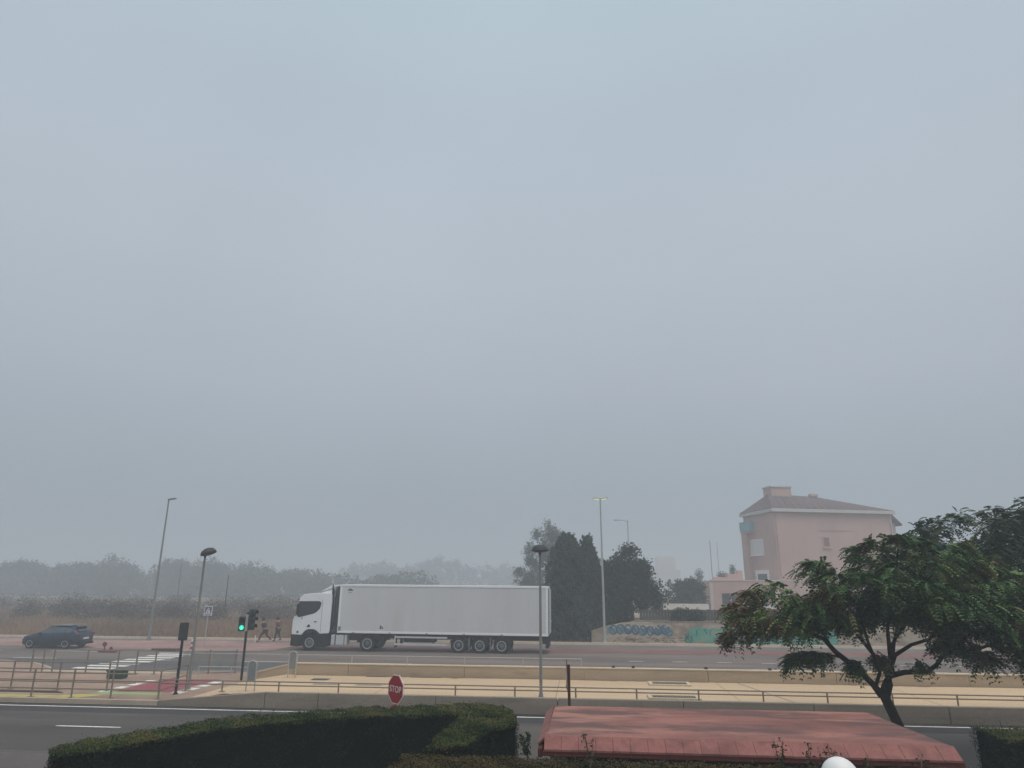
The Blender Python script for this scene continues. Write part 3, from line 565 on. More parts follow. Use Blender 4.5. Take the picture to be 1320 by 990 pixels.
MB().box(0.24, 0.40, 0.1, 2.4, 3.02, 3.12).build('sun_visor', CHASS, lorry, bevel=0.02)
MB().box(-0.02, 2.40, 0.0, 2.5, 0.90, 0.96).build('cab_floor', CHASS, lorry)
MB().prism([(0.0, 0.30), (0.52, 0.25), (0.66, 0.5), (0.68, 0.93), (0.0, 0.95)], -0.005, 2.505, 'y').build('bumper', CHASS, lorry, bevel=0.05)
MB().box(-0.012, 0.03, 0.5, 2.0, 1.05, 1.8).build('grille', CHASS, lorry, bevel=0.01)
for y in (0.18, 2.0): MB().box(-0.03, 0.06, y, y + 0.32, 0.62, 0.80).build('headlight', ALU, lorry, bevel=0.02)
MB().prism([(1.25 + 0.70 * math.cos(a), 0.52 + 0.72 * math.sin(a)) for a in np.linspace(R(-5), R(185), 14)] + [(1.25 + 0.58 * math.cos(a), 0.52 + 0.56 * math.sin(a)) for a in np.linspace(R(185), R(-5), 14)], -0.012, 0.4, 'y').build('wheel_arch', CHASS, lorry)
MB().prism([(1.55, 3.44), (2.45, 3.44), (2.45, 3.98), (2.38, 4.0), (1.9, 3.72), (1.5, 3.50)], 0.25, 2.25, 'y').build('roof_fairing', WHITEM, lorry, bevel=0.02)
MB().prism([(1.6, 3.50), (2.46, 3.78), (2.46, 3.81), (1.58, 3.53)], 0.235, 0.25, 'y').build('fairing_seam', CHASS, lorry)
MB().prism([(2.46, 0.9), (2.62, 0.9), (2.62, 3.6), (2.50, 4.02), (2.46, 4.02)], 0.06, 0.12, 'y').build('side_deflector', CHASS, lorry)
MB().box(2.56, 2.86, 0.5, 2.0, 0.95, 3.9).build('air_intake', mat('intake_grey', (0.07, 0.075, 0.08), 0.7, 0.3, 3), lorry)
for k, x in enumerate((2.56, 2.72)): MB().tube([(x, 0.35, 1.3 + 0.2 * k), (x + 0.1, 0.3, 2.2), (x + 0.06, 0.35, 3.2), (x + 0.25, 0.4, 3.95)], 0.03, 6).build('air_hose', BLACKM, lorry)
MB().box(0.62, 0.66, -0.03, -0.003, 1.9, 2.0).build('mirror_foot', CHASS, lorry)
MB().box(0.30, 0.40, -0.22, -0.06, 2.15, 2.8).build('mirror', CHASS, lorry, bevel=0.03); MB().tube([(0.40, 0, 2.82), (0.36, -0.16, 2.8)], 0.02, 6).build('mirror_arm', CHASS, lorry)
MB().prism([(0.98, 1.42), (1.20, 1.42), (1.21, 1.52), (1.12, 1.60), (1.05, 1.53)], -0.008, 0.0, 'y').build('dark_badge', CHASS, lorry)
MB().lathe([(0.01, -0.012), (0.07, -0.01), (0.07, -0.002)], (0.42, 0, 1.12), 10, 'y').build('side_lamp', CHASS, lorry)
MB().box(1.90, 1.915, -0.006, 0.001, 1.1, 3.1).build('door_seam', CHASS, lorry); MB().box(1.45, 1.62, -0.02, 0.0, 1.72, 1.78).build('door_handle', CHASS, lorry, bevel=0.005)
MB().prism([(1.92, 0.20), (2.46, 0.30), (2.56, 1.02), (1.84, 1.02), (1.96, 0.6)], 0.01, 0.5, 'y').build('step', CHASS, lorry)
MB().box(0.9, 6.0, 0.75, 0.95, 0.62, 0.95).box(0.9, 6.0, 1.55, 1.75, 0.62, 0.95).build('chassis_rail', CHASS, lorry)
for x0, x1 in ((2.62, 2.86), (2.92, 3.45), (3.49, 3.66)): MB().box(x0, x1, 0.05, 0.62, 0.38, 0.98).build('tank', ALU, lorry, bevel=0.05)
MB().box(2.86, 2.92, 0.08, 0.6, 0.4, 0.96).build('tank_strap', CHASS, lorry)
MB().prism([(4.3, 0.55), (4.42, 0.95), (4.75, 1.12), (5.3, 1.12), (5.75, 1.0), (6.1, 0.9), (6.0, 0.72), (5.85, 0.30), (5.7, 0.30), (5.68, 0.7), (5.5, 0.95), (4.9, 1.08), (4.6, 0.98), (4.4, 0.55)], 0.05, 0.65, 'y').build('mudguard', CHASS, lorry)
for nm, x in (('wheel', 1.25), ('wheel', 5.0)):
    wheel(lorry, nm, (x, 0.17, 0.5), 0.5, 0.32, 0.29 if x < 2 else 0.31, dish=0.02 if x < 2 else 0.12); o = wheel(lorry, nm, (x, 2.33, 0.5), 0.5, 0.32, 0.29)
    MB().tube([(x, 0.2, 0.5), (x, 2.3, 0.5)], 0.08, 8).build('axle', CHASS, lorry)
# trailer
tz0, tz1 = 1.16, 4.02; x0, x1 = 3.02, 16.30
MB().box(x0, x1, 0.0, 2.5, tz0, tz1).build('trailer_box', BOXW, lorry, bevel=0.015)
MB().box(x0 - 0.01, x1 + 0.01, -0.022, 2.522, tz1 - 0.10, tz1 + 0.02).build('roof_rail', BOXTRIM, lorry, bevel=0.01)
MB().box(x0 - 0.01, x1 + 0.01, -0.018, 2.518, tz0 - 0.05, tz0 + 0.07).build('lower_rail', BOXTRIM, lorry, bevel=0.01)
MB().box(x0 - 0.012, x0 + 0.12, -0.014, 2.514, tz0 + 0.08, tz1 - 0.11).build('corner_post', BOXTRIM, lorry, bevel=0.008); MB().box(x1 - 0.12, x1 + 0.012, -0.014, 2.514, tz0 + 0.08, tz1 - 0.11).build('corner_post', BOXTRIM, lorry, bevel=0.008)
for k in range(1, 11):
    x = x0 + (x1 - x0) * k / 11; MB().box(x - 0.006, x + 0.006, -0.004, 0.001, tz0 + 0.08, tz1 - 0.11).build('panel_seam', mat('seam_grey', (0.48, 0.48, 0.49), 0.6), lorry)
MB().box(x1 + 0.012, x1 + 0.05, 0.04, 1.24, tz0 + 0.05, tz1 - 0.12).build('rear_door', GREY, lorry, bevel=0.008); MB().box(x1 + 0.012, x1 + 0.05, 1.26, 2.46, tz0 + 0.05, tz1 - 0.12).build('rear_door', GREY, lorry, bevel=0.008)
for y in (0.35, 0.95, 1.55, 2.15): MB().tube([(x1 + 0.08, y, tz0 + 0.05), (x1 + 0.08, y, tz1 - 0.15)], 0.018, 6).build('lock_bar', ALU, lorry)
MB().box(x1 - 0.16, x1 + 0.04, 0.05, 2.45, 0.42, 0.62).build('rear_bumper', CHASS, lorry, bevel=0.01)
for y in (0.05, 2.05): MB().box(x1 - 0.35, x1 + 0.04, y, y + 0.4, 0.66, 1.10).build('tail_light', CHASS, lorry, bevel=0.01)
MB().tube([(x1 + 0.2, 0.05, 2.0), (x1 + 0.22, -0.02, 2.0)], 0.03, 6).build('marker_lamp', ALU, lorry)
MB().box(3.6, x1 - 0.2, 0.7, 0.86, 0.80, tz0 - 0.05).box(3.6, x1 - 0.2, 1.64, 1.80, 0.80, tz0 - 0.05).build('trailer_frame', CHASS, lorry)
MB().box(6.6, 6.75, 0.45, 0.6, 0.28, tz0).box(6.6, 6.75, 1.9, 2.05, 0.28, tz0).build('landing_leg', CHASS, lorry)
gx0, gx1 = 6.72, 10.05
for z in (0.50, 0.92): MB().box(gx0, gx1, 0.03, 0.07, z - 0.05, z + 0.05).build('side_guard', ALU, lorry, bevel=0.008)
MB().box(gx0, gx0 + 0.07, 0.028, 0.075, 0.42, 1.0).build('guard_post', ALU, lorry); MB().box(gx1 - 0.9, gx1 - 0.84, 0.072, 0.11, 0.45, 1.1).build('guard_post', CHASS, lorry); MB().box(7.2, 9.2, 0.35, 1.1, 0.60, 1.08).build('pallet_box', CHASS, lorry, bevel=0.02)
for x in (10.78, 12.10, 13.45):
    wheel(lorry, 'wheel', (x, 0.2, 0.5), 0.5, 0.36, 0.30, dish=0.11); wheel(lorry, 'wheel', (x, 2.3, 0.5), 0.5, 0.36, 0.30)
    MB().prism([(x + 0.58 * math.cos(a), 0.5 + 0.55 * math.sin(a)) for a in np.linspace(R(15), R(165), 9)] + [(x + 0.53 * math.cos(a), 0.5 + 0.52 * math.sin(a)) for a in np.linspace(R(165), R(15), 9)], 0.0, 0.42, 'y').build('mudguard', CHASS, lorry)
    MB().box(x + 0.63, x + 0.655, 0.03, 0.4, 0.22, 0.95).build('mud_flap', mat('flap_grey', (0.30, 0.30, 0.31), 0.7) if x < 13 else CHASS, lorry)
    MB().tube([(x, 0.2, 0.5), (x, 2.3, 0.5)], 0.07, 8).build('axle', CHASS, lorry)
e1 = MB().prism([(3.50, 3.66), (3.86, 3.66), (3.86, 3.72), (3.50, 3.72)], -0.006, 0.0, 'y'); e1.prism([(3.56, 3.73), (3.80, 3.73), (3.74, 3.78), (3.62, 3.78)], -0.006, 0.0, 'y').prism([(3.56, 3.54), (3.78, 3.54), (3.78, 3.57), (3.56, 3.57)], -0.006, 0.0, 'y'); e1.build('maker_emblem', DARKM, lorry)
MB().prism([(5.74, 1.38), (5.84, 1.38), (5.86, 1.56), (5.76, 1.60)], -0.006, 0.0, 'y').build('red_sticker', mat('sticker_dark', (0.10, 0.05, 0.05), 0.6), lorry); MB().prism([(5.85, 1.38), (5.99, 1.38), (5.95, 1.50), (5.88, 1.52)], -0.006, 0.0, 'y').build('grey_sticker', GREY, lorry)
MB().box(3.06, 3.22, -0.02, -0.0145, 1.24, 1.5).build('plate', GREY, lorry)

AMB = mat('amber_marker', (0.45, 0.16, 0.03), 0.5)
for k in range(6): MB().box(4.0 + 2.35 * k, 4.12 + 2.35 * k, -0.028, -0.019, tz0 - 0.03, tz0 + 0.02).build('side_marker', AMB, lorry)
# ------------------------------------------------------------------ car
car = thing('car', 'dark navy hatchback driving left on the far road', 'car', (-35.95, 43.25, 0.0), R(1.5)); car.scale = (1, 1, 0.93)
CLn, CW = 3.85, 1.72
# stations: x, z_bottom, z_sill, z_belt, z_top, halfwidth at belt, halfwidth at top
st_ = [(0.0, 0.42, 0.5, 0.62, 0.66, 0.60, 0.50), (0.10, 0.26, 0.4, 0.70, 0.76, 0.74, 0.60), (0.35, 0.22, 0.36, 0.80, 0.86, 0.82, 0.68), (0.75, 0.22, 0.34, 0.88, 0.95, 0.85, 0.72), (1.10, 0.22, 0.34, 0.93, 1.02, 0.86, 0.74), (1.45, 0.22, 0.34, 0.95, 1.27, 0.86, 0.66), (1.85, 0.22, 0.34, 0.96, 1.44, 0.86, 0.60), (2.3, 0.22, 0.34, 0.98, 1.49, 0.86, 0.60), (2.8, 0.22, 0.34, 1.0, 1.47, 0.86, 0.60), (3.2, 0.22, 0.34, 1.02, 1.40, 0.85, 0.59), (3.5, 0.24, 0.36, 1.03, 1.27, 0.83, 0.62), (3.72, 0.30, 0.42, 1.0, 1.07, 0.79, 0.66), (3.85, 0.42, 0.5, 0.80, 0.86, 0.70, 0.58)]
b = MB(); ring = []
for (x, zb, zs, zm, zt, wb, wt) in st_:
    h = [(0.0, zb), (wb * 0.9, zb), (wb * 0.98, zs), (wb, (zs + zm) * 0.5), (wb * 0.97, zm), (wt + 0.04, zm + (zt - zm) * 0.8), (wt * 0.8, zt), (0.0, zt + 0.02)]
    ring.append([(x, -p[0] + CW / 2, p[1]) for p in h] + [(x, p[0] + CW / 2, p[1]) for p in h[::-1][1:-1]])
n = len(ring[0]); b.v = [p for r in ring for p in r]
for i in range(len(ring) - 1):
    for j in range(n): b.f.append([i * n + j, i * n + (j + 1) % n, (i + 1) * n + (j + 1) % n, (i + 1) * n + j]); b.mi.append(0)
b.f.append(list(range(n))); b.mi.append(0); b.f.append([(len(ring) - 1) * n + j for j in range(n)]); b.mi.append(0)
b.build('body', CARP, car, smooth=True)
def side_glass(a, c, nm):
    def lerp(x, k):
        for p, q in zip(st_[:-1], st_[1:]):
            if p[0] <= x <= q[0]: t = (x - p[0]) / (q[0] - p[0]); return p[k] + (q[k] - p[k]) * t
    for sgn in (-1, 1):
        lo, hi = [], []
        for x in np.linspace(a, c, 6):
            zm, zt, wb, wt = [lerp(x, k) for k in (3, 4, 5, 6)]
            f0, f1 = 0.12, 0.74
            y0 = wb * 0.97 + (wt + 0.04 - wb * 0.97) * f0 / 0.8 + 0.008; y1 = wb * 0.97 + (wt + 0.04 - wb * 0.97) * f1 / 0.8 + 0.008
            lo.append((x, CW / 2 + sgn * y0, zm + (zt - zm) * f0)); hi.append((x, CW / 2 + sgn * y1, zm + (zt - zm) * f1))
        g = MB()
        for i in range(5): g.face([lo[i], lo[i + 1], hi[i + 1], hi[i]])
        g.build(nm, mat('blue_grey_glass', (0.05, 0.065, 0.085), 0.15, spec=0.8), car, fix=False)
side_glass(1.35, 2.15, 'front_side_window'); side_glass(2.22, 2.95, 'rear_side_window'); side_glass(3.0, 3.3, 'quarter_window')
MB().face([(1.17, 0.25, 1.04), (1.17, CW - 0.25, 1.04), (1.80, CW - 0.36, 1.435), (1.80, 0.36, 1.435)]).build('windscreen', mat('bright_glass', (0.10, 0.13, 0.13), 0.05, spec=1.0), car, loc=(-0.012, 0, 0.03))
MB().face([(3.36, 0.36, 1.40), (3.36, CW - 0.36, 1.40), (3.70, CW - 0.3, 1.12), (3.70, 0.3, 1.12)]).build('rear_window', GLASS, car, loc=(0.02, 0, 0.01))
MB().box(3.3, 3.55, 0.3, CW - 0.3, 1.41, 1.44).build('spoiler', CARP, car, bevel=0.01)
for y in (0.24, CW - 0.28): MB().box(1.9, 3.25, y, y + 0.04, 1.50, 1.54).build('roof_bar', STEELL, car, bevel=0.01)
MB().box(2.0, 3.1, 0.3, CW - 0.3, 1.505, 1.515).build('roof_panel', CARP, car)
for y in (0.02, CW - 0.30): MB().box(3.66, 3.84, y + 0.02, y + 0.26, 0.84, 1.0).build('tail_light', mat('tail_red', (0.12, 0.03, 0.03), 0.3), car, bevel=0.02)
MB().box(3.80, 3.875, 0.60, CW - 0.60, 0.60, 0.71).build('number_plate', SIGNW, car)
MB().box(3.5, 3.87, 0.06, CW - 0.06, 0.26, 0.42).build('rear_bumper', CHASS, car, bevel=0.03)
for y in (0.12, CW - 0.40): MB().box(0.03, 0.2, y, y + 0.28, 0.62, 0.74).build('headlight', ALU, car, bevel=0.02)
MB().box(1.1, 2.6, -0.012, 0.03, 0.18, 0.24).build('sill', CHASS, car, bevel=0.01)
MB().box(1.28, 1.42, -0.15, -0.02, 0.95, 1.06).build('door_mirror', CARP, car, bevel=0.03)
for x in (1.32, 2.18, 3.02): MB().box(x, x + 0.012, -0.006, 0.01, 0.34, 0.94).build('door_seam', BLACKM, car)
for x in (0.72, 3.08):
    for y in (0.10, CW - 0.10): wheel(car, 'wheel', (x, y, 0.32), 0.32, 0.2, 0.21, 0.04, 20, 0.02)
    MB().prism([(x + 0.40 * math.cos(a), 0.33 + 0.40 * math.sin(a)) for a in np.linspace(R(-10), R(190), 12)], -0.006, 0.02, 'y').build('wheel_arch', BLACKM, car)

# ------------------------------------------------------------------ people (skinned skeletons)
def skinmesh(name, V, E, Rd, m, parent, sub=1):
    me = bpy.data.meshes.new(name + '_k'); me.from_pydata(V, E, []); o = bpy.data.objects.new('k', me); C.objects.link(o)
    md = o.modifiers.new('s', 'SKIN'); sb = o.modifiers.new('u', 'SUBSURF'); sb.levels = sub; sb.render_levels = sub
    me.skin_vertices[0].data.foreach_set('radius', [c for r in Rd for c in ((r, r) if not isinstance(r, tuple) else r)]); me.skin_vertices[0].data[0].use_root = True
    dg = bpy.context.evaluated_depsgraph_get(); dg.update(); nm = bpy.data.meshes.new_from_object(o.evaluated_get(dg)); bpy.data.objects.remove(o)
    nm.name = name; nm.materials.clear(); nm.materials.append(m); nm.polygons.foreach_set('use_smooth', [True] * len(nm.polygons))
    r = bpy.data.objects.new(name, nm); C.objects.link(r); r.parent = parent; return r
def person(loc, rz, label, top, legs, lean, hipz, J, group='people walking on the far path'):
    """faces -X locally. J: knee/foot offsets for two legs, elbow/hand offsets for two arms"""
    t = thing('person', label, 'person', loc, rz, group)
    hip = Vector((0, 0, hipz)); ch = hip + Vector((-0.10 * lean, 0, 0.33)); sh = hip + Vector((-0.16 * lean, 0, 0.48)); nk = sh + Vector((-0.03 * lean, 0, 0.08)); hd = nk + Vector((-0.05, 0, 0.13)); hd2 = hd + Vector((-0.0, 0, 0.10))
    V = [hip, ch, sh, nk, hd, hd2]; E = [(0, 1), (1, 2), (2, 3), (3, 4), (4, 5)]; Rd = [(0.12, 0.15), (0.12, 0.16), (0.10, 0.14), 0.055, 0.095, 0.085]
    legv = []
    for k, s_ in enumerate((-1, 1)):
        kn, ft, el, ha = J[k]
        a = hip + Vector((0, 0.09 * s_, -0.06)); kn = Vector((kn[0], 0.1 * s_, kn[1])); ft = Vector((ft[0], 0.1 * s_, ft[1])); toe = ft + Vector((-0.16, 0, -0.02))
        i = len(V); V += [a, kn, ft, toe]; E += [(0, i), (i, i + 1), (i + 1, i + 2), (i + 2, i + 3)]; Rd += [0.09, 0.06, 0.042, 0.035]; legv.append((a, kn, ft, toe))
        s1 = sh + Vector((0, 0.19 * s_, 0.0)); el = sh + Vector((el[0], 0.24 * s_, el[1])); ha = sh + Vector((ha[0], 0.22 * s_, ha[1])); i = len(V); V += [s1, el, ha]; E += [(2, i), (i, i + 1), (i + 1, i + 2)]; Rd += [0.06, 0.045, 0.03]
        dv = (ha - el).normalized()
        for q in range(5):   # fingers
            off = Vector((0, 0, 0.03 - 0.015 * q)) if q else Vector((-0.01, -0.03 * s_, 0.02)); i2 = len(V); V += [ha + dv * 0.05 + off, ha + dv * (0.10 if q else 0.07) + off * 1.3]; E += [(i + 2, i2), (i2, i2 + 1)]; Rd += [0.012, 0.009]
    skinmesh('body', [tuple(v) for v in V], E, Rd, SKIN, t)
    # clothing over the body
    tv = [hip + Vector((0, 0, 0.02)), ch, sh]; te = [(0, 1), (1, 2)]; tr = [(0.15, 0.18), (0.15, 0.19), (0.12, 0.17)]
    for k, s_ in enumerate((-1, 1)):
        el, ha = J[k][2], J[k][3]; s1 = sh + Vector((0, 0.19 * s_, 0.0)); el = sh + Vector((el[0], 0.24 * s_, el[1])); ha = sh + Vector((ha[0], 0.22 * s_, ha[1])); i = len(tv); tv += [s1, el, el + (ha - el) * 0.85]; te += [(2, i), (i, i + 1), (i + 1, i + 2)]; tr += [0.085, 0.065, 0.05]
    skinmesh('jacket', [tuple(v) for v in tv], te, tr, top, t)
    lv = [hip]; le = []; lr = [(0.15, 0.17)]
    for a, kn, ft, toe in legv: i = len(lv); lv += [a, kn, kn + (ft - kn) * 0.9]; le += [(0, i), (i, i + 1), (i + 1, i + 2)]; lr += [0.115, 0.08, 0.062]
    skinmesh('trousers', [tuple(v) for v in lv], le, lr, legs, t)
    for a, kn, ft, toe in legv: skinmesh('shoe', [tuple(ft + Vector((0.05, 0, -0.01))), tuple(toe)], [(0, 1)], [0.055, 0.045], SHOE, t)
    MB().lathe([(0.02, 0.12), (0.07, 0.10), (0.105, 0.04), (0.11, -0.03), (0.08, -0.08), (0.03, -0.1)], n=12).build('hair', HAIR, t, hd + Vector((0.025, 0, 0.03)), smooth=True)
    f_ = MB(); f_.tube([(hd.x - 0.085, 0, hd.z + 0.03), (hd.x - 0.115, 0, hd.z - 0.01)], [0.01, 0.018], 6); f_.build('nose', SKIN, t)
    for s_ in (-1, 1): MB().lathe([(0.002, -0.01), (0.013, 0), (0.002, 0.01)], (hd.x - 0.088, 0.035 * s_, hd.z + 0.03), 8, 'x').build('eye', BLACKM, t); MB().lathe([(0.004, -0.01), (0.025, 0), (0.004, 0.01)], (hd.x, 0.098 * s_, hd.z + 0.01), 8, 'y').build('ear', SKIN, t)
    MB().box(hd.x - 0.098, hd.x - 0.085, -0.025, 0.025, hd.z - 0.055, hd.z - 0.045).build('mouth', SHOE, t)
person((-22.55, 49.7, 0.02), R(6), 'person in dark jacket and maroon trousers running left in long stride', CL1, CL2, 1.0, 0.84,
       [((-0.26, 0.50), (-0.40, 0.10), (0.12, -0.24), (-0.10, -0.34)), ((0.10, 0.44), (0.42, 0.24), (-0.14, -0.24), (-0.34, -0.12))])
person((-22.0, 50.6, 0.02), R(-4), 'person in dusty red top and olive trousers walking behind the runner', CL3, CL4, 0.4, 0.86,
       [((-0.12, 0.47), (-0.16, 0.08), (0.05, -0.27), (-0.05, -0.50)), ((0.04, 0.46), (0.22, 0.14), (-0.03, -0.27), (-0.16, -0.48))])

# ------------------------------------------------------------------ pink canopy-roofed hut
hut = thing('pink_roofed_hut', 'low hut with a broad stained pink roof slab edged with pink tiles', 'hut', (-0.55, 10.0, 0), 0)
MB().box(0.02, 5.22, 0.24, 2.55, 1.98, 2.17).build('roof_slab', PINKR, hut, bevel=0.02)
MB().prism([(0.00, 0.19), (5.24, 0.19), (5.10, 2.62), (0.06, 2.62)], 2.172, 2.2, 'z').build('roof_surface', PINKR, hut)
nt_ = 23
for k in range(nt_):
    xa = -0.0 + 5.24 * k / nt_; xb = xa + 5.24 / nt_ - 0.004; dz = random.uniform(-0.002, 0.002)
    M_ = Matrix.Translation((0, 0, dz))
    MB().prism([(0.0, 2.06), (0.0, 2.085), (0.20, 2.212), (0.20, 2.18)], xa, xb, 'x').build('edge_tile', TILE, hut, loc=(0, 0, dz))
for k in range(11):
    ya = 0.29 + 2.33 * k / 11; yb = ya + 2.33 / 11 - 0.008
    MB().prism([(-0.10, 2.07), (-0.10, 2.10), (0.03, 2.21), (0.03, 2.175)], ya, yb, 'y').build('edge_tile', TILE, hut)
MB().box(-0.02, 5.26, 0.01, 0.10, 2.00, 2.06).build('fascia', BROWNE, hut, bevel=0.006); MB().box(-0.09, -0.03, 0.11, 2.6, 1.96, 2.07).build('fascia', BROWNE, hut, bevel=0.006)
MB().box(0.10, 5.1, 0.35, 2.5, 0, 1.975).build('wall', mat('hut_wall', (0.14, 0.09, 0.075), 0.9, 0.1, 1), hut); MB().box(0.06, 0.30, 0.30, 0.42, 0, 1.96).build('corner_pillar', WHITER, hut, bevel=0.01); MB().box(4.95, 5.16, 0.30, 0.42, 0, 1.96).build('corner_pillar', WHITER, hut, bevel=0.01)

# globe lamp
gl = thing('globe_lamp', 'white globe lamp on a post at the bottom edge of the view', 'garden lamp', (1.91, 6.0, 0))
MB().tube([(0, 0, 0), (0, 0, 2.66)], [0.05, 0.035], 10).build('pole', DARKM, gl, smooth=True); MB().lathe([(0.035, 2.62), (0.075, 2.64), (0.08, 2.69), (0.05, 2.71)], n=14).build('collar', DARKM, gl)
MB().lathe([(0.135 * math.sin(a), 2.80 - 0.135 * math.cos(a)) for a in np.linspace(0.35, math.pi - 0.02, 18)], n=28).build('globe', GLOBE, gl, smooth=True)

# ------------------------------------------------------------------ hedges
def in_poly(P, poly):
    x, y = P[:, 0], P[:, 1]; c = np.zeros(len(P), bool); n = len(poly)
    for i in range(n):
        x0, y0 = poly[i]; x1, y1 = poly[i - 1]
        c ^= ((y0 > y) != (y1 > y)) & (x < (x1 - x0) * (y - y0) / ((y1 - y0) if y1 != y0 else 1e-9) + x0)
    return c
def wob(P, k=1.0): return 0.035 * np.sin(P[:, 0] * 5.1 * k + 1) * np.cos(P[:, 1] * 4.3 * k) + 0.02 * np.sin(P[:, 0] * 13 + P[:, 1] * 11 * k)
def hedge(poly, h, label, top_d=5200, side_d=2600, lm=None, size=0.034, seed=1, sideset=None, topbrown=0.0):
    lm = lm or LEAFH
    rng = np.random.default_rng(seed); t = thing('hedge', label, 'hedge', (poly[0][0], poly[0][1], 0)); o = np.array([poly[0][0], poly[0][1], 0.0])
    A = np.array(poly, float); cen = A.mean(0)
    ins = [tuple((p - cen) * (1 - 0.07 / max(np.linalg.norm(p - cen), 0.3)) + cen - o[:2]) for p in A]
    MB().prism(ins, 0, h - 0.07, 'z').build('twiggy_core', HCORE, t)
    mn, mx = A.min(0), A.max(0); area = np.prod(mx - mn); n = int(area * top_d)
    P = rng.uniform(mn, mx, (n, 2)); P = P[in_poly(P, poly)]; z = h + wob(P) * 0.6 + rng.uniform(-0.035, 0.010, len(P)); P3 = np.column_stack([P, z]); N = np.tile([0, 0, 1.0], (len(P), 1))
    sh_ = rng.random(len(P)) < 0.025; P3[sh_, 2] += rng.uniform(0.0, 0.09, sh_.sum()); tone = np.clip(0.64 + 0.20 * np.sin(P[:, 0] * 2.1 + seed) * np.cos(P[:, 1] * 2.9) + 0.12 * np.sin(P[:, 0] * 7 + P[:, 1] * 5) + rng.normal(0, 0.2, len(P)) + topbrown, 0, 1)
    PP, NN, TT = [P3], [N], [tone]
    for i in range(len(A)):
        a, b2 = A[i], A[(i + 1) % len(A)]; L = np.linalg.norm(b2 - a)
        if L < 0.02: continue
        dn = side_d if (sideset is None or i in sideset) else 250
        m = int(L * h * dn); u = rng.uniform(0, 1, m); zz = h * (1 - rng.uniform(0, 1, m) ** 1.25); dd = (b2 - a) / L; nr = np.array([dd[1], -dd[0]])
        if np.dot((a + b2) / 2 - cen, nr) < 0: nr = -nr
        Q = a + (b2 - a) * u[:, None] + nr * (0.055 * np.sin(u * L * 6 + zz * 5) * np.cos(zz * 7) + rng.uniform(-0.06, 0.02, m) + (rng.random(m) < 0.02) * 0.05)[:, None]
        PP.append(np.column_stack([Q, zz])); NN.append(np.tile([nr[0], nr[1], 0.25], (m, 1))); TT.append(np.clip(0.12 + rng.normal(0, 0.14, m), 0, 1))  # side leaves toned far darker than the top: shade of the fronts put into colour
    P3 = np.vstack(PP) - o; V, F = leaves(P3, np.vstack(NN), size, rng, 0.5, 0.55)
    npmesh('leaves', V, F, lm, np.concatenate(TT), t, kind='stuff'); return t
outer = [(-7.57, 10.05), (-7.51, 10.9), (-6.95, 11.62), (-6.21, 12.8), (-5.0, 13.42), (-4.38, 13.82), (-2.93, 14.36), (-2.0, 14.62), (-1.60, 14.5), (-1.36, 14.0)]
inner = [(-1.25, 13.3), (-2.18, 13.40), (-4.18, 12.93), (-5.48, 12.05), (-6.21, 11.17), (-6.66, 10.33), (-7.23, 9.62)]
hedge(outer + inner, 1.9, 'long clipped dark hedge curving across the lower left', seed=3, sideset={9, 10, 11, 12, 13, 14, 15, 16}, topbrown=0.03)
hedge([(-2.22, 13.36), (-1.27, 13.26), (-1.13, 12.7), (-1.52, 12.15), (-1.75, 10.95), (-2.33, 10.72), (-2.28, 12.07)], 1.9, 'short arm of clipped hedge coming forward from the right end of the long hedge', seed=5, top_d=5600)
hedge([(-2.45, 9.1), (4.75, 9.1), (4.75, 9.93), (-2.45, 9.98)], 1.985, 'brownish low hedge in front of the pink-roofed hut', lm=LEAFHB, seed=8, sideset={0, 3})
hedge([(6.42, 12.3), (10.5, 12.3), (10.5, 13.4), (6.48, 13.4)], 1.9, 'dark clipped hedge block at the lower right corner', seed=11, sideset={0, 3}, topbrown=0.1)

def weed(loc, h, label, n=22, seed=0, lm=LEAFH, cat='weed', spread=0.13, size=0.045, leafy=True):
    rng = np.random.default_rng(seed); t = thing('weed', label, cat, loc); b = MB(); P = []; N = []
    for k in range(3 if leafy else 1):
        dx, dy = rng.normal(0, spread, 2); tip = (dx, dy, h * rng.uniform(0.75, 1)); b.tube([(0, 0, 0), (dx * 0.5, dy * 0.5, tip[2] * 0.55), tip], [0.008, 0.006, 0.003], 5)
        for q in np.linspace(0.25, 1, n // 3): P.append((dx * q, dy * q, tip[2] * q)); N.append(rng.normal(0, 1, 3))
    b.build('stem', BARK2 if leafy else BARK, t)
    if leafy or n > 6:
        P = np.repeat(np.array(P), 3, 0) + rng.normal(0, 0.02, (len(P) * 3, 3)); V, F = leaves(P, np.repeat(np.array(N), 3, 0), size, rng, 0.4, 0.5, 0.3); npmesh('foliage', V, F, lm, rng.uniform(0.2, 0.8, len(F)), t, kind='stuff')
weed((0.05, 9.5, 1.97), 0.40, 'leafy weed sprouting from the brownish hedge near the hut roof left corner', 26, 1)
weed((2.35, 9.5, 1.97), 0.42, 'bushy weed sprouting from the brownish hedge before the middle of the hut roof', 36, 2)
weed((2.66, 9.55, 1.97), 0.34, 'small weed just right of the bushy weed before the hut roof', 30, 3)
weed((2.95, 9.5, 1.97), 0.30, 'low spreading weed before the hut roof, middle of the row', 26, 4)
weed((3.35, 9.5, 1.97), 0.26, 'low weed left of the white globe lamp above the brownish hedge', 22, 5)
weed((3.95, 9.5, 1.97), 0.26, 'low weed at the right end of the row before the hut roof', 22, 6)
weed((-0.93, 12.2, 1.45), 0.42, 'leafy shoot growing out of the right side of the clipped hedge', 60, 7, spread=0.06, size=0.07)
weed((-7.2, 9.0, 1.62), 0.30, 'small dark sprig at the lower left corner', 30, 8, spread=0.07, size=0.06)
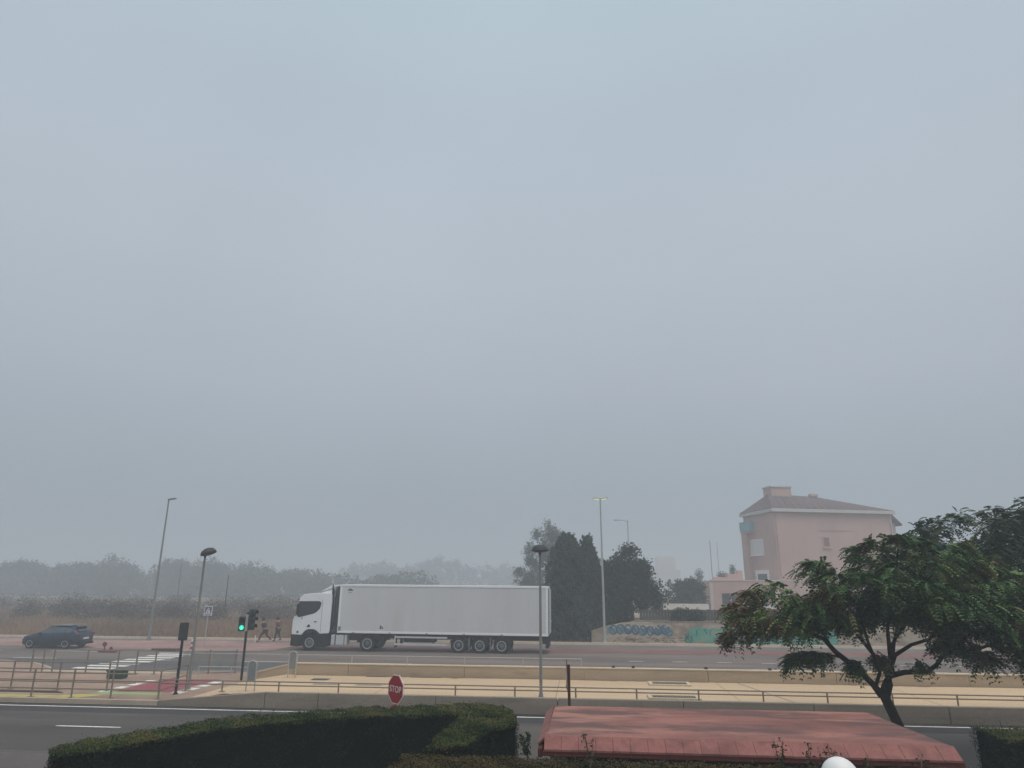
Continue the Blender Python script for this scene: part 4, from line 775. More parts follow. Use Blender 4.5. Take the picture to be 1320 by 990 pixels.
for k, (x, h) in enumerate(((6.62, 0.30), (6.75, 0.13), (6.98, 0.17))):
    weed((x, 12.7, 1.88), h, ('tall bare twig sticking up from the corner hedge, leftmost', 'tiny bare twig between the two taller ones on the corner hedge', 'short twig with a bud on the corner hedge, rightmost')[k], 3, 20 + k, spread=0.02, leafy=False)

# ------------------------------------------------------------------ near street tree
def fronds(P, D, L, rng, pairs=7, ll=0.075, droop=0.5):
    """pinnate leaves: base P, direction D, length L"""
    n = len(P); D = unit(D); side = unit(np.cross(D, np.tile([0, 0, 1.0], (n, 1)) + rng.normal(0, 0.3, (n, 3))))
    Vs = []; tq = np.linspace(0.12, 1.0, pairs)
    for q in tq:
        c = P + D * (L * q)[:, None]; c[:, 2] -= droop * L * q * q
        for s_ in (-1, 1):
            out_ = unit(side * s_ * 0.85 + D * 0.55 + np.column_stack([np.zeros(n), np.zeros(n), -0.35 * np.ones(n)])); up = unit(np.cross(out_, D)); wd = unit(np.cross(up, out_))
            l_ = (ll * (1 - 0.35 * abs(q - 0.5)) * rng.uniform(0.8, 1.2, n))[:, None]
            Vs.append(np.stack([c, c + out_ * l_ * 0.45 + wd * l_ * 0.27, c + out_ * l_, c + out_ * l_ * 0.45 - wd * l_ * 0.27], 1))
    V = np.stack(Vs, 1).reshape(-1, 3); return V, np.arange(len(V)).reshape(-1, 4), 2 * pairs
TR = np.array([6.75, 16.0, 0.0])
tree = thing('street_tree', 'spreading street tree with feathery green leaves turning brown at its left tip', 'tree', tuple(TR))
L_ = lambda x, y, z: (x - TR[0], y - TR[1], z)
tb = MB(); tb.tube([L_(6.75, 16, -0.05), L_(6.60, 16, 0.6), L_(6.42, 16, 1.25), L_(6.24, 16, 1.75), L_(6.14, 16, 2.02)], [0.12, 0.10, 0.095, 0.10, 0.095], 12)
tb.build('trunk', BARK, tree, smooth=True)
br = [([(6.10, 16, 2.0), (5.95, 15.95, 2.2), (5.61, 15.85, 2.53), (5.23, 15.8, 2.83), (4.98, 15.7, 3.1), (4.6, 15.7, 3.24), (4.1, 15.6, 3.30), (3.5, 15.6, 3.35)], [0.10, 0.085, 0.075, 0.068, 0.055, 0.045, 0.035, 0.02]),
      ([(6.18, 16, 1.95), (6.3, 16.05, 2.2), (6.32, 16.1, 2.38), (6.15, 16.2, 2.73), (5.89, 16.3, 3.14), (5.6, 16.4, 3.7), (5.4, 16.5, 4.2)], [0.10, 0.09, 0.07, 0.05, 0.045, 0.035, 0.02]),
      ([(6.12, 16.02, 2.02), (6.22, 15.98, 2.25), (6.36, 15.95, 2.45), (6.30, 15.8, 2.8), (6.28, 15.7, 3.3), (6.5, 15.5, 4.3), (6.6, 15.4, 4.9)], [0.085, 0.08, 0.065, 0.055, 0.045, 0.035, 0.015]),
      ([(6.34, 16.0, 2.38), (6.6, 15.95, 2.45), (7.04, 15.9, 2.48), (7.22, 15.9, 2.60), (7.4, 15.9, 2.80), (7.7, 15.9, 2.86), (8.1, 15.8, 2.95), (8.8, 15.7, 3.2)], [0.075, 0.062, 0.055, 0.055, 0.048, 0.04, 0.035, 0.02]),
      ([(6.36, 16.1, 2.45), (6.6, 16.3, 2.75), (7.0, 16.4, 2.95), (7.43, 16.5, 3.06), (8.0, 16.6, 3.5), (8.6, 16.7, 4.0)], [0.065, 0.055, 0.045, 0.04, 0.03, 0.018]),
      ([(6.38, 16.05, 2.5), (6.7, 16.5, 3.0), (7.1, 16.9, 3.6), (7.5, 17.2, 4.3)], [0.055, 0.045, 0.035, 0.018]),
      ([(5.40, 15.8, 2.72), (5.0, 15.7, 2.80), (4.5, 15.6, 2.84), (4.2, 15.6, 2.80)], [0.03, 0.024, 0.018, 0.01]),
      ([(5.1, 15.75, 3.0), (5.0, 16.2, 3.5), (4.8, 16.6, 4.0)], [0.04, 0.03, 0.015]), ([(4.6, 15.7, 3.24), (4.3, 16.1, 3.6), (4.1, 16.4, 4.0)], [0.03, 0.02, 0.01]),
      ([(6.0, 15.95, 2.2), (5.9, 15.4, 2.5), (5.6, 15.0, 3.1), (5.4, 14.7, 3.7)], [0.05, 0.045, 0.035, 0.02]), ([(7.3, 15.9, 2.7), (7.5, 15.3, 3.1), (7.8, 14.9, 3.6)], [0.04, 0.03, 0.015]),
      ([(6.28, 15.8, 2.9), (6.6, 15.6, 3.4), (7.0, 15.3, 4.0)], [0.035, 0.025, 0.015]), ([(5.89, 16.3, 3.14), (5.95, 16.1, 3.7), (6.0, 15.9, 4.3)], [0.03, 0.02, 0.012])]
for pts, rad in br: MB().tube([L_(*p) for p in pts], [q * 0.8 for q in rad], 8).build('branch', BARK, tree, smooth=True)
lob = [(3.35, 15.7, 3.45, .42, .7, .36), (3.75, 15.8, 3.72, .60, .8, .40), (4.5, 15.9, 3.85, .75, 1.1, .42), (5.2, 16.0, 4.1, .85, 1.3, .50), (5.9, 16.1, 4.3, .9, 1.4, .55), (6.7, 15.8, 4.5, 1.0, 1.3, .50), (7.5, 16.0, 4.45, 1.0, 1.4, .55), (8.2, 16.0, 4.15, 1.1, 1.4, .62), (9.1, 16.0, 3.8, 1.0, 1.3, .7), (9.9, 16.0, 3.5, .9, 1.2, .75), (8.6, 15.5, 3.35, .8, .8, .35), (9.2, 15.6, 2.85, .55, .6, .36), (9.7, 15.7, 2.6, .5, .6, .35), (8.7, 15.5, 2.75, .5, .6, .3), (8.1, 15.6, 3.1, .7, .8, .35), (4.9, 15.4, 3.6, .8, .8, .35), (6.8, 15.8, 3.95, 1.6, 1.4, .5), (4.2, 15.8, 3.45, .8, 1.0, .30), (7.9, 15.7, 3.85, 1.3, 1.3, .6), (5.4, 15.6, 3.65, 1.0, 1.0, .35), (7.9, 15.4, 3.6, 1.0, .9, .40), (5.6, 14.9, 3.9, .9, .6, .4), (7.2, 14.8, 4.0, 1.1, .6, .45)]
rng = np.random.default_rng(21)
# sub-clumps make the outline uneven
cl = []
for k in range(300):
    P, Dv, ix = lobes_points(lob, 1, rng, 0.6); l = lob[ix[0]]; r = rng.uniform(0.16, 0.34); cl.append((*P[0], r * 1.25, r * 1.25, r * 0.7))
P, Dv, ix = lobes_points(cl, 9800, rng, 0.2)
ext = [((4.75, 15.65, 2.78), .45, .2, .10, 150), ((4.25, 15.6, 2.7), .14, .15, .16, 60), ((5.5, 15.6, 2.6), .22, .2, .14, 70), ((6.05, 15.7, 2.75), .2, .2, .12, 55), ((6.8, 15.7, 2.62), .20, .2, .08, 24), ((6.65, 15.5, 5.12), .40, .25, .09, 110), ((7.15, 15.6, 5.05), .35, .25, .09, 90), ((5.85, 15.6, 4.93), .22, .2, .10, 60), ((4.9, 15.6, 4.62), .3, .2, .07, 60), ((3.05, 15.6, 3.15), .14, .2, .16, 70), ((8.0, 15.6, 5.0), .3, .3, .1, 60), ((9.9, 15.5, 2.35), .25, .3, .12, 70), ((7.1, 15.4, 3.0), .3, .2, .15, 60), ((7.9, 15.4, 2.85), .3, .2, .12, 70), ((6.05, 15.4, 5.05), .08, .1, .12, 30)]
EP = [P]; ED = [Dv]
for c, rx, ry, rz, n in ext: q = unit(rng.normal(0, 1, (n, 3))); EP.append(np.array(c) + q * np.array([rx, ry, rz]) * rng.uniform(0.2, 1, (n, 1))); ED.append(q)
P = np.vstack(EP); Dv = np.vstack(ED)
cen = np.array([6.5, 15.9, 3.4]); o_ = P - cen; o_[:, 2] *= 0.3
D = unit(unit(o_) * 0.55 + Dv * 0.6 + rng.normal(0, 0.55, P.shape)); D[:, 2] = D[:, 2] * 0.6 - 0.10
Lf = rng.uniform(0.16, 0.30, len(P)); V, F, per = fronds(P - D * 0.1, D, Lf, rng, 6, 0.086, 0.60)
brn = np.clip((4.75 - P[:, 0]) / 1.5, 0, 1) * (0.30 + 0.30 * rng.uniform(0, 1, len(P))) + 0.32 * (np.sin(P[:, 0] * 2.7 + 1.0) * np.cos(P[:, 1] * 2.1 + P[:, 2] * 3.1) > 0.62)
tn = np.clip(rng.normal(0.30, 0.18, len(P)) + brn + 0.10 * np.sin(P[:, 0] * 4 + P[:, 2] * 5), 0, 1)
npmesh('crown', V - TR, F, LEAF, np.repeat(tn, per), tree, kind='stuff')

# darker tree behind it on the right
T2 = np.array([12.3, 19.6, 0.0]); T2[2] = 0.35; t2 = thing('street_tree', 'taller dark rounded tree at the right edge behind the spreading tree', 'tree', tuple(T2))

MB().tube([(0, 0, -0.4), (-0.1, 0, 1.4), (-0.2, 0.1, 2.6)], [0.2, 0.15, 0.14], 10).build('trunk', BARK, t2, smooth=True)
for a in range(7):
    an = a * 0.9; MB().tube([(-0.2, 0.1, 2.4), (-0.2 + math.cos(an) * 0.9, 0.1 + math.sin(an) * 0.9, 3.5), (-0.2 + math.cos(an) * 2.0, 0.1 + math.sin(an) * 2.0, 4.9)], [0.09, 0.06, 0.02], 7).build('branch', BARK, t2, smooth=True)
lob = [(-3.3, 0, 3.7, 1.1, 1.4, .8), (-2.9, 0.2, 4.55, 1.0, 1.3, .6), (-2.0, 0, 4.9, 1.2, 1.5, .75), (-1.0, 0, 5.3, 1.3, 1.5, .75), (0.2, 0, 5.5, 1.4, 1.6, .8), (1.4, 0, 5.0, 1.4, 1.6, .9), (-1.6, 0, 4.0, 1.6, 1.8, .9), (0.4, 0, 4.0, 1.9, 1.9, 1.1), (-2.6, -0.5, 3.4, 1.2, 1.0, .6)]
cl = []
for k in range(170):
    P, Dv, ix = lobes_points(lob, 1, rng, 0.65); r = rng.uniform(0.22, 0.45); cl.append((*P[0], r * 1.2, r * 1.2, r * 0.75))
P, Dv, ix = lobes_points(cl, 9000, rng, 0.25); D = unit(Dv + rng.normal(0, 0.5, P.shape)); D[:, 2] = D[:, 2] * 0.5 - 0.05
V, F, per = fronds(P - D * 0.08, D, rng.uniform(0.14, 0.26, len(P)), rng, 5, 0.10, 0.4)
npmesh('crown', V, F, LEAF2, np.repeat(np.clip(rng.normal(0.35, 0.18, len(P)) + 0.12 * (P[:, 2] - 4.4), 0, 1), per), t2, kind='stuff')

# ------------------------------------------------------------------ vegetation beyond the far road
def leafy(name, label, loc, lobes, nl, size, lm, trunk, seed, bark=BARK2, cat='tree', group=None, flat=0.9, clump=0, crad=(0.3, 0.6), tvar=0.25, jit=0.75):
    rng = np.random.default_rng(seed); t = thing(name, label, cat, loc, 0, group)
    for pts, rad in trunk[:1]: MB().tube(pts, rad, 8).build('trunk', bark, t, smooth=True)
    for pts, rad in trunk[1:]: MB().tube(pts, rad, 6).build('branch', bark, t, smooth=True)
    if clump:
        cl = []
        for k in range(clump):
            P, Dv, ix = lobes_points(lobes, 1, rng, 0.6); r = rng.uniform(*crad); cl.append((*P[0], r, r, r * 0.8))
        lobes = cl
    P, Dv, ix = lobes_points(lobes, nl, rng, 0.25); P += rng.normal(0, jit * size, P.shape); P[:, 2] = np.maximum(P[:, 2], 0.03); V, F = leaves(P, Dv, size, rng, 0.6, flat)
    npmesh('crown', V, F, lm, np.clip(rng.normal(0.45, tvar, len(F)), 0, 1), t, kind='stuff'); return t
def cypress(label, loc, h, r, seed, grp='dark conifers behind the lorry', blunt=1.7, pw=0.5):
    rng = np.random.default_rng(seed); t = thing('cypress_tree', label, 'tree', loc, 0, grp); MB().tube([(0, 0, 0), (0, 0, h * 0.9)], [0.2, 0.04], 8).build('trunk', BARK2, t)
    prof = lambda z, a: r * np.clip(np.minimum(1.0, 0.72 + z * 2.2), 0, 1) * np.clip(1 - z ** blunt, 0.0, 1) ** pw * (1 + 0.10 * np.sin(a * 3 + z * 9 + seed) + 0.07 * np.sin(a * 7 - z * 23)) + 0.10
    cr_ = MB(); rows = []
    zz = np.linspace(0.02, 0.96, 14)
    for z in zz: rows.append([(math.cos(a) * prof(z, a) * 0.80, math.sin(a) * prof(z, a) * 0.80, z * h * 0.97) for a in np.linspace(0, 2 * math.pi, 15)[:-1]])
    cr_.v = [p for q in rows for p in q]
    for i in range(13):
        for j in range(14): cr_.f.append([i * 14 + j, i * 14 + (j + 1) % 14, (i + 1) * 14 + (j + 1) % 14, (i + 1) * 14 + j]); cr_.mi.append(0)
    cr_.f.append([13 * 14 + j for j in range(14)]); cr_.mi.append(0); cr_.build('inner_twigs', HCORE, t)
    n = 17000; z = rng.uniform(0.01, 1, n) ** 0.95; a = rng.uniform(0, 2 * math.pi, n)
    tuft = 0.17 * (np.sin(a * 8 + 5 * np.sin(z * 13 + seed)) * np.sin(z * 27 + a * 2)) + 0.10 * np.sin(a * 17 + z * 53); rad_ = prof(z, a) * (0.93 + tuft + rng.normal(0, 0.08, n)) + np.abs(rng.normal(0, 0.05, n))
    P = np.column_stack([np.cos(a) * rad_, np.sin(a) * rad_, z * h + rng.normal(0, 0.06, n)]); ns = 150; sa = rng.uniform(0, 2 * math.pi, ns); sz = rng.uniform(0.05, 1.0, ns); k = 36   # sprigs that stand out of the outline
    sl = np.repeat(rng.uniform(0.1, 0.42, ns), k); ta = np.repeat(sa, k) + rng.normal(0, 0.05, ns * k); tz = np.repeat(sz, k); tt = rng.uniform(0, 1, ns * k)
    sr = prof(tz, ta) * 0.95 + sl * tt * 0.6
    P = np.vstack([P, np.column_stack([np.cos(ta) * sr, np.sin(ta) * sr, tz * h + sl * tt * 0.9]) + rng.normal(0, 0.045, (ns * k, 3))]); a = np.concatenate([a, ta]); tuft = np.concatenate([tuft, np.full(ns * k, 0.03)]); n = len(P)
    P[:, 2] = np.maximum(P[:, 2], 0.05)
    V, F = leaves(P, np.column_stack([np.cos(a), np.sin(a), np.full(n, 0.5)]), 0.19, rng, 0.5, 0.8)
    npmesh('crown', V, F, LEAFC, np.clip(0.4 + tuft * 2.2 + rng.normal(0, 0.16, n), 0, 1), t, kind='stuff'); return t
cypress('dense dark conifer just behind the lorry rear, left one with a blunt top', (-1.05, 54.2, 0), 7.75, 1.75, 41, blunt=2.6, pw=0.62)
cypress('dark pointed conifer, middle one behind the lorry rear', (0.45, 54.6, 0), 7.55, 1.9, 42, blunt=1.25, pw=0.85)
cypress('lower dark conifer half behind the tall pale lamp post', (1.95, 55.2, 0), 5.6, 1.3, 43, blunt=1.5, pw=0.8)
leafy('wispy_tree', 'wispy dark green tree with drooping right branches above the graffiti wall', (3.6, 54.8, 0),
      [(-0.6, 0, 4.6, .8, 1, 1.0), (0.0, 0, 5.9, .45, .6, .9), (0.4, 0, 4.8, 1.1, 1.2, .9), (1.3, 0, 4.4, .9, 1, .8), (-0.7, 0, 3.0, 1.0, 1.1, 1.3), (0.6, 0, 3.3, 1.2, 1.1, 1.0), (1.6, 0, 3.5, .8, .8, .55), (-0.9, 0, 6.0, .3, .4, .5), (-0.9, 0, 1.6, .9, 1, 1.0), (1.9, 0, 2.6, .4, .5, .4)],
      15000, 0.21, mat('wispy_leaf', (0, 0, 0), 0.9, attr=[(0, (0.016, 0.03, 0.02)), (1, (0.05, 0.075, 0.04))]), [([(0, 0, 0), (0.1, 0, 2.2), (0.05, 0, 4.5)], [0.18, 0.13, 0.05]), ([(0.1, 0, 2.0), (1.0, 0, 3.2), (1.9, 0, 3.9)], [0.08, 0.06, 0.02]), ([(0.05, 0, 2.6), (-0.5, 0, 4.0), (-0.8, 0, 5.4)], [0.07, 0.05, 0.02]), ([(0.05, 0, 4.2), (0.0, 0, 6.6)], [0.05, 0.01])], 44, clump=110, crad=(0.2, 0.55), jit=1.0)
leafy('pale_tree', 'tall pale feathery tree fading in the fog behind the conifers', (-4.3, 100, -1.0),
      [(x * 1.33, y, z * 1.33, rx * 1.33, ry * 1.3, rz * 1.33) for x, y, z, rx, ry, rz in [(-0.4, 0, 8.2, 1.3, 1.4, 1.8), (0.7, 0, 7.6, 1.5, 1.5, 1.6), (-1.7, 0, 6.8, 1.2, 1.4, 1.3), (0.2, 0, 5.5, 2.0, 1.8, 1.6), (-2.4, 0, 5.0, 1.2, 1.3, 1.2), (-2.9, 0, 3.6, 1.2, 1.3, 1.1), (-0.5, 0, 3.5, 2.3, 2.0, 1.5)]],
      16000, 0.27, LEAFP, [([(0, 0, 0), (0, 0, 4), (-0.2, 0, 8)], [0.25, 0.18, 0.05]), ([(0, 0, 2.5), (-1.4, 0, 5), (-2.2, 0, 6.5)], [0.12, 0.08, 0.03]), ([(0, 0, 3.5), (1, 0, 6), (1.2, 0, 8)], [0.1, 0.07, 0.03])], 45, clump=170, crad=(0.35, 0.9))

# tree row in the fog on the left, each with its own crown
woods = [(-100, 106, 6.4, 6.0, 'leftmost hazy tree of the row behind the dry field'), (-91, 108, 7.0, 5.2, 'second hazy tree of the row, left of the car roof'), (-82.5, 108, 6.7, 4.8, 'hazy tree of the row above the dark car'), (-74.5, 107, 7.7, 5.4, 'tallest rounded hazy tree left of the tall lamp post'), (-66, 110, 7.2, 4.8, 'hazy tree directly behind the tall left lamp post'),
         (-59.5, 108, 7.6, 4.6, 'hazy tree behind the dish-headed lamp'), (-53.0, 110, 6.9, 4.6, 'hazy tree above the green pedestrian signal'), (-47.5, 114, 5.9, 4.2, 'hazy tree left of the lorry cab roof'),
         (-43, 150, 8.2, 6.5, 'faint far tree above the lorry cab'), (-30, 155, 9.3, 7, 'faint far tree above the front of the trailer'), (-18, 175, 8.5, 7, 'fainter far tree above the middle of the trailer'), (-7, 178, 9.0, 7, 'very faint far tree above the rear of the trailer')]
for k, (x, y, h, r, lab) in enumerate(woods):
    sc_ = 1.8 if k < 8 else 2.45; h = 4.2 + (h - 4.2) * sc_ + 0.3; x *= sc_; y *= sc_; r *= sc_ * 1.12
    rg = np.random.default_rng(60 + k); lb = []
    for j in range(7): a = rg.uniform(0, 6.28); q = rg.uniform(0.1, 0.62); lb.append((math.cos(a) * r * q, math.sin(a) * r * q, h * rg.uniform(0.45, 0.78), r * 0.45, r * 0.45, h * 0.22))
    lb.append((0, 0, h * 0.8, r * 0.45, r * 0.45, h * 0.19)); lb.append((0, 0, h * 0.35, r * 0.95, r * 0.8, h * 0.32))
    if k >= 8: lb += [(-r, 0, h * 0.42, r * 0.7, r * 0.6, h * 0.3), (r, 0, h * 0.45, r * 0.7, r * 0.6, h * 0.3), (r * 1.9, 0, h * 0.36, r * 0.6, r * 0.5, h * 0.28)]
    leafy('field_tree', lab, (x, y, 0), lb, 9000, 0.62 if k < 8 else 1.1, LEAFW, [([(0, 0, 0), (0.2, 0, h * 0.6)], [0.28, 0.12]), ([(0.1, 0, h * 0.3), (r * 0.3, 0, h * 0.6)], [0.14, 0.05])], 60 + k, group='trees in the fog', clump=190, crad=(0.6, 1.4))
# far wood as one mass behind them
rg = np.random.default_rng(90); lb = [(x + rg.normal(0, 2), 190 + rg.normal(0, 5), rg.uniform(1.5, 4.4), 7, 5, rg.uniform(2.8, 4.0)) for x in np.arange(-210, -40, 3.8)]
P, Dv, ix = lobes_points(lb, 26000, rg, 0.3); P[:, 2] = np.maximum(P[:, 2], 0.05); V, F = leaves(P, Dv, 0.85, rg, 0.6, 0.9)
fo = npmesh('far_wood', V, F, LEAFW, np.clip(rg.normal(0.45, 0.25, len(F)), 0, 1)); tag(fo, 'low hazy mass of woodland behind the dry field trees', 'wood', kind='stuff')
# brown scrub along the field
rg = np.random.default_rng(91)
lb = [(x + rg.normal(0, .5), 74 + rg.normal(0, 2.0), rg.uniform(0.6, 1.2), 1.6, 1.4, rg.uniform(0.7, 1.25)) for x in np.arange(-62, -22, 0.9)] + [(x + rg.normal(0, 1), 92 + rg.normal(0, 2.5), 1.0, 2.6, 2, rg.uniform(1.0, 1.7)) for x in np.arange(-120, -30, 2.0)]
P, Dv, ix = lobes_points(lb, 60000, rg, 0.2); P += rg.normal(0, 0.12, P.shape); P[:, 2] = np.abs(P[:, 2]) + 0.02; V, F = leaves(P, Dv, 0.20, rg, 0.5, 0.9)
fo = npmesh('brown_scrub', V, F, BUSHB, np.clip(rg.normal(0.35, 0.12, len(F)), 0, 1)); tag(fo, 'band of brown thicket across the dry field', 'scrub', kind='stuff')
# dry grass: tufts of blades
def grass(name, label, x0, x1, y0, y1, n, h, m, seed):
    rg = np.random.default_rng(seed); y = y0 + (y1 - y0) * rg.uniform(0, 1, n) ** 1.3; x = rg.uniform(x0, x1, n)
    hh = h * rg.uniform(0.4, 1.15, n) * (0.75 + 0.35 * np.sin(x * 0.5) * np.cos(y * 0.6)) * (0.6 + 0.4 * np.clip((y - y0) / 6, 0, 1)); a = rg.uniform(0, 3.14, n); w_ = 0.02 + 0.0006 * y
    lx, ly = rg.normal(0, 0.18, n) * hh, rg.normal(0, 0.12, n) * hh; cx, cy = np.cos(a) * w_, np.sin(a) * w_
    V = np.stack([np.column_stack([x - cx, y - cy, np.full(n, -0.03)]), np.column_stack([x + cx, y + cy, np.full(n, -0.03)]), np.column_stack([x + lx, y + ly, hh])], 1).reshape(-1, 3)
    o = npmesh(name, V, np.arange(3 * n).reshape(-1, 3), m, np.clip(rg.normal(0.5, 0.28, n) + 0.25 * np.sin(x * 0.35 + y * 0.2), 0, 1)); tag(o, label, 'grass', kind='stuff')
grass('dry_grass', 'straw-coloured dry grass covering the field beyond the far kerb', -110, 0, 51.8, 95, 130000, 0.7, STRAW, 92)

# ------------------------------------------------------------------ graffiti wall and things behind it
gw = thing('graffiti_wall', 'low rendered wall with blue and teal graffiti beyond the far kerb', 'wall', (0.6, 52.2, 0))
xs_ = [0.0, 1.0, 2.2, 4.4]; top_ = [0.75, 1.05, 1.38, 1.42]
MB().prism([(0, 0), (30, 0), (30, 1.52), (4.4, 1.52), (2.2, 1.46), (1.0, 1.2), (0, 0.9)], 0, 0.3, 'y').build('wall_body', GWALL, gw)
MB().prism([(4.4, 1.52), (30, 1.52), (30, 1.58), (4.4, 1.58)], -0.03, 0.33, 'y').build('coping', CONC, gw)
rg = np.random.default_rng(5)
def stroke(pts, w_, m, nm, y=-0.008):
    b = MB(); pts = [Vector((p[0], p[1])) for p in pts]
    L, Rr = [], []
    for i, p in enumerate(pts):
        t_ = (pts[min(i + 1, len(pts) - 1)] - pts[max(i - 1, 0)]).normalized(); n_ = Vector((-t_.y, t_.x)) * w_ / 2; L.append(p + n_); Rr.append(p - n_)
    for i in range(len(pts) - 1): b.face([(Rr[i].x, y, Rr[i].y), (Rr[i + 1].x, y, Rr[i + 1].y), (L[i + 1].x, y, L[i + 1].y), (L[i].x, y, L[i].y)])
    return b
# teal painted field with an uneven top edge
b = MB(); xx = np.arange(6.5, 17.0, 0.12); tp = 1.20 + 0.05 * np.sin(xx * 1.3) + 0.05 * np.sin(xx * 6.7 + 1) + rg.normal(0, 0.025, len(xx)); tp[:6] *= np.linspace(0.45, 1, 6)
for i in range(len(xx) - 1): b.face([(xx[i], -0.004, 0.16), (xx[i + 1], -0.004, 0.16), (xx[i + 1], -0.004, min(tp[i + 1], 1.41)), (xx[i], -0.004, min(tp[i], 1.41))])
b.build('teal_paint', TEAL, gw, fix=False)
b = MB()
for k in range(26):
    x = rg.uniform(6.6, 14.2); z = rg.uniform(0.5, 1.15); s_ = stroke([(x, z), (x + rg.normal(0, .06), z - 0.14), (x + rg.normal(0.05, .08), z - 0.30), (x + rg.normal(0, .1), z - 0.42)], rg.uniform(0.04, 0.09), None, '', -0.008)
    i = len(b.v); b.v += s_.v; b.f += [[q + i for q in f] for f in s_.f]; b.mi += s_.mi
b.build('dark_drips', TEALD, gw, fix=False)
b = MB()
def addm(s_):
    i = len(b.v); b.v += s_.v; b.f += [[q + i for q in f] for f in s_.f]; b.mi += s_.mi
bu = MB()
xf = np.arange(1.1, 5.75, 0.1); zb_ = 0.72 + 0.05 * np.sin(xf * 5.1); zt_ = 1.14 + 0.07 * np.sin(xf * 6.3 + 1)
for i in range(len(xf) - 1): bu.face([(xf[i], -0.003, zb_[i]), (xf[i + 1], -0.003, zb_[i + 1]), (xf[i + 1], -0.003, zt_[i + 1]), (xf[i], -0.003, zt_[i])])
for k in range(8):   # looping blue bubble letters
    cx = 1.55 + 0.52 * k; r1 = 0.22 + 0.03 * math.sin(k * 2.1); a0 = rg.uniform(0, 6); n_ = 16; sp = [1.0, 0.75, 0.9, 1.0, 0.7, 0.95, 0.8, 0.85][k]
    addm(stroke([(cx + r1 * math.cos(a0 + 6.28 * sp * q / n_) * 1.1, 0.98 + 0.30 * math.sin(a0 + 6.28 * sp * q / n_) + 0.05 * math.sin(k)) for q in range(n_ + 1)], 0.11, None, '', -0.006 - 0.001 * k))
    addm(stroke([(cx - 0.16, 1.2 - 0.05 * (k % 3)), (cx + 0.02, 0.95), (cx + 0.12, 0.72 + 0.06 * (k % 2))], 0.09, None, '', -0.016))
addm(stroke([(5.5, 1.22), (5.28, 1.1), (5.22, 0.85), (5.4, 0.62), (5.66, 0.68), (5.68, 0.92), (5.45, 0.92)], 0.10, None, '', -0.018))
b.build('blue_lettering', BLUEG, gw, fix=False); bu.build('pale_blue_fill', BLUEL, gw, fix=False)
b = MB()
for k in range(30):
    x = rg.uniform(1.4, 6.6); z = rg.uniform(0.2, 0.55); s_ = stroke([(x, z), (x + 0.1, z + rg.uniform(-.1, .15)), (x + 0.2, z + rg.uniform(-.15, .1)), (x + 0.3, z)], 0.04, None, '', -0.006); addm(s_)
b.build('faded_scrawl', mat('faded_brown_spray', (0.15, 0.075, 0.06), 0.9, 0.3, 3), gw, fix=False)
# sandy bank and dark board fence behind
bk = MB().prism([(-1.0, -0.05), (4.0, 1.60), (34, 1.60), (34, -0.05)], 53.1, 62, 'y').build('sandy_bank', mat('bank_sand', (0.27, 0.215, 0.16), 0.95, 0.25, 0.5, 0.2, 5)); tag(bk, kind='structure')
fn = thing('board_fence', 'dark grey close-boarded fence standing above the graffiti wall', 'fence', (4.15, 53.4, 1.60))
for k in range(96):
    x = k * 0.22; h = 0.72 + 0.012 * ((k * 7) % 5)
    MB().box(x, x + 0.205, 0, 0.03, 0, h).build('board', GREYF, fn)
for z in (0.15, 0.5): MB().box(0, 21.1, 0.032, 0.08, z, z + 0.07).build('rail', GREYF, fn)
sb = lambda lab, x, y, z, rx, rz, seed, m=LEAFC, n=1600, grp='shrubs above the graffiti wall': leafy('shrub', lab, (x, y, z), [(0, 0, rz * 0.5, rx, rx * 0.8, rz * 0.55), (rx * 0.4, 0, rz * 0.7, rx * 0.6, rx * 0.6, rz * 0.35), (-rx * 0.4, 0, rz * 0.6, rx * 0.6, rx * 0.6, rz * 0.4)], n, 0.14, m, [([(0, 0, 0), (0, 0, rz * 0.6)], [0.05, 0.02])], seed, cat='shrub', group=grp)
sb('dark shrub leaning over the board fence, left of the pair', 7.1, 53.0, 1.4, 0.75, 1.0, 70); sb('dark shrub leaning over the board fence, right of the pair', 8.15, 53.05, 1.4, 0.6, 0.9, 71)

# ------------------------------------------------------------------ pink apartment house
ang = R(15.5)
hs = thing('apartment_house', 'four-storey pink rendered house with dark tiled roof, half lost in fog', 'building', (21.0 * 1.14, 78.3 * 1.14, 4.2 * (1 - 1.14)), ang); hs.scale = (1.14, 1.14, 1.14)
L0 = 14.5
MB().box(0, L0, 0, 6.6, 0, 11.75).build('main_wall', BPINK, hs)
MB().box(L0, L0 + 1.3, 1.2, 7.5, 0, 10.9).build('side_wall', BCREAM, hs)
# roof (front slope uneven as the ridge falls to the right)
V = [(-0.3, -0.4, 12.15), (L0 + 0.25, -0.4, 12.15), (L0 - 0.3, 4.2, 12.9), (7.9, 4.0, 14.05), (2.0, 4.0, 14.25), (-0.3, 7.0, 12.15), (L0 + 0.25, 7.0, 12.15)]
b = MB(); b.v = V; b.f = [[0, 1, 2, 3, 4], [1, 6, 2], [6, 5, 4, 3, 2], [5, 0, 4], [0, 5, 6, 1]]; b.mi = [0] * 5; rf = b.build('roof', BROOF, hs)
for k in range(1, 17):   # raised tile rows following the slope
    x = -0.1 + k * 0.86; xt = 2.0 + k * 0.74; zt = 14.25 - 0.034 * (xt - 2) if xt < 7.9 else 14.05 - (xt - 7.9) * 0.182
    MB().tube([(x, -0.42, 12.17), (xt, 3.95, zt + 0.01)], 0.045, 5).build('tile_ridge', BROOF, rf)
MB().box(-0.32, L0 + 0.28, -0.42, -0.12, 11.76, 12.13).build('eave_band', BBAND, hs, bevel=0.04)
MB().box(-0.3, L0 + 0.25, -0.115, 6.95, 11.77, 12.11).build('eave_soffit', BBAND, hs)
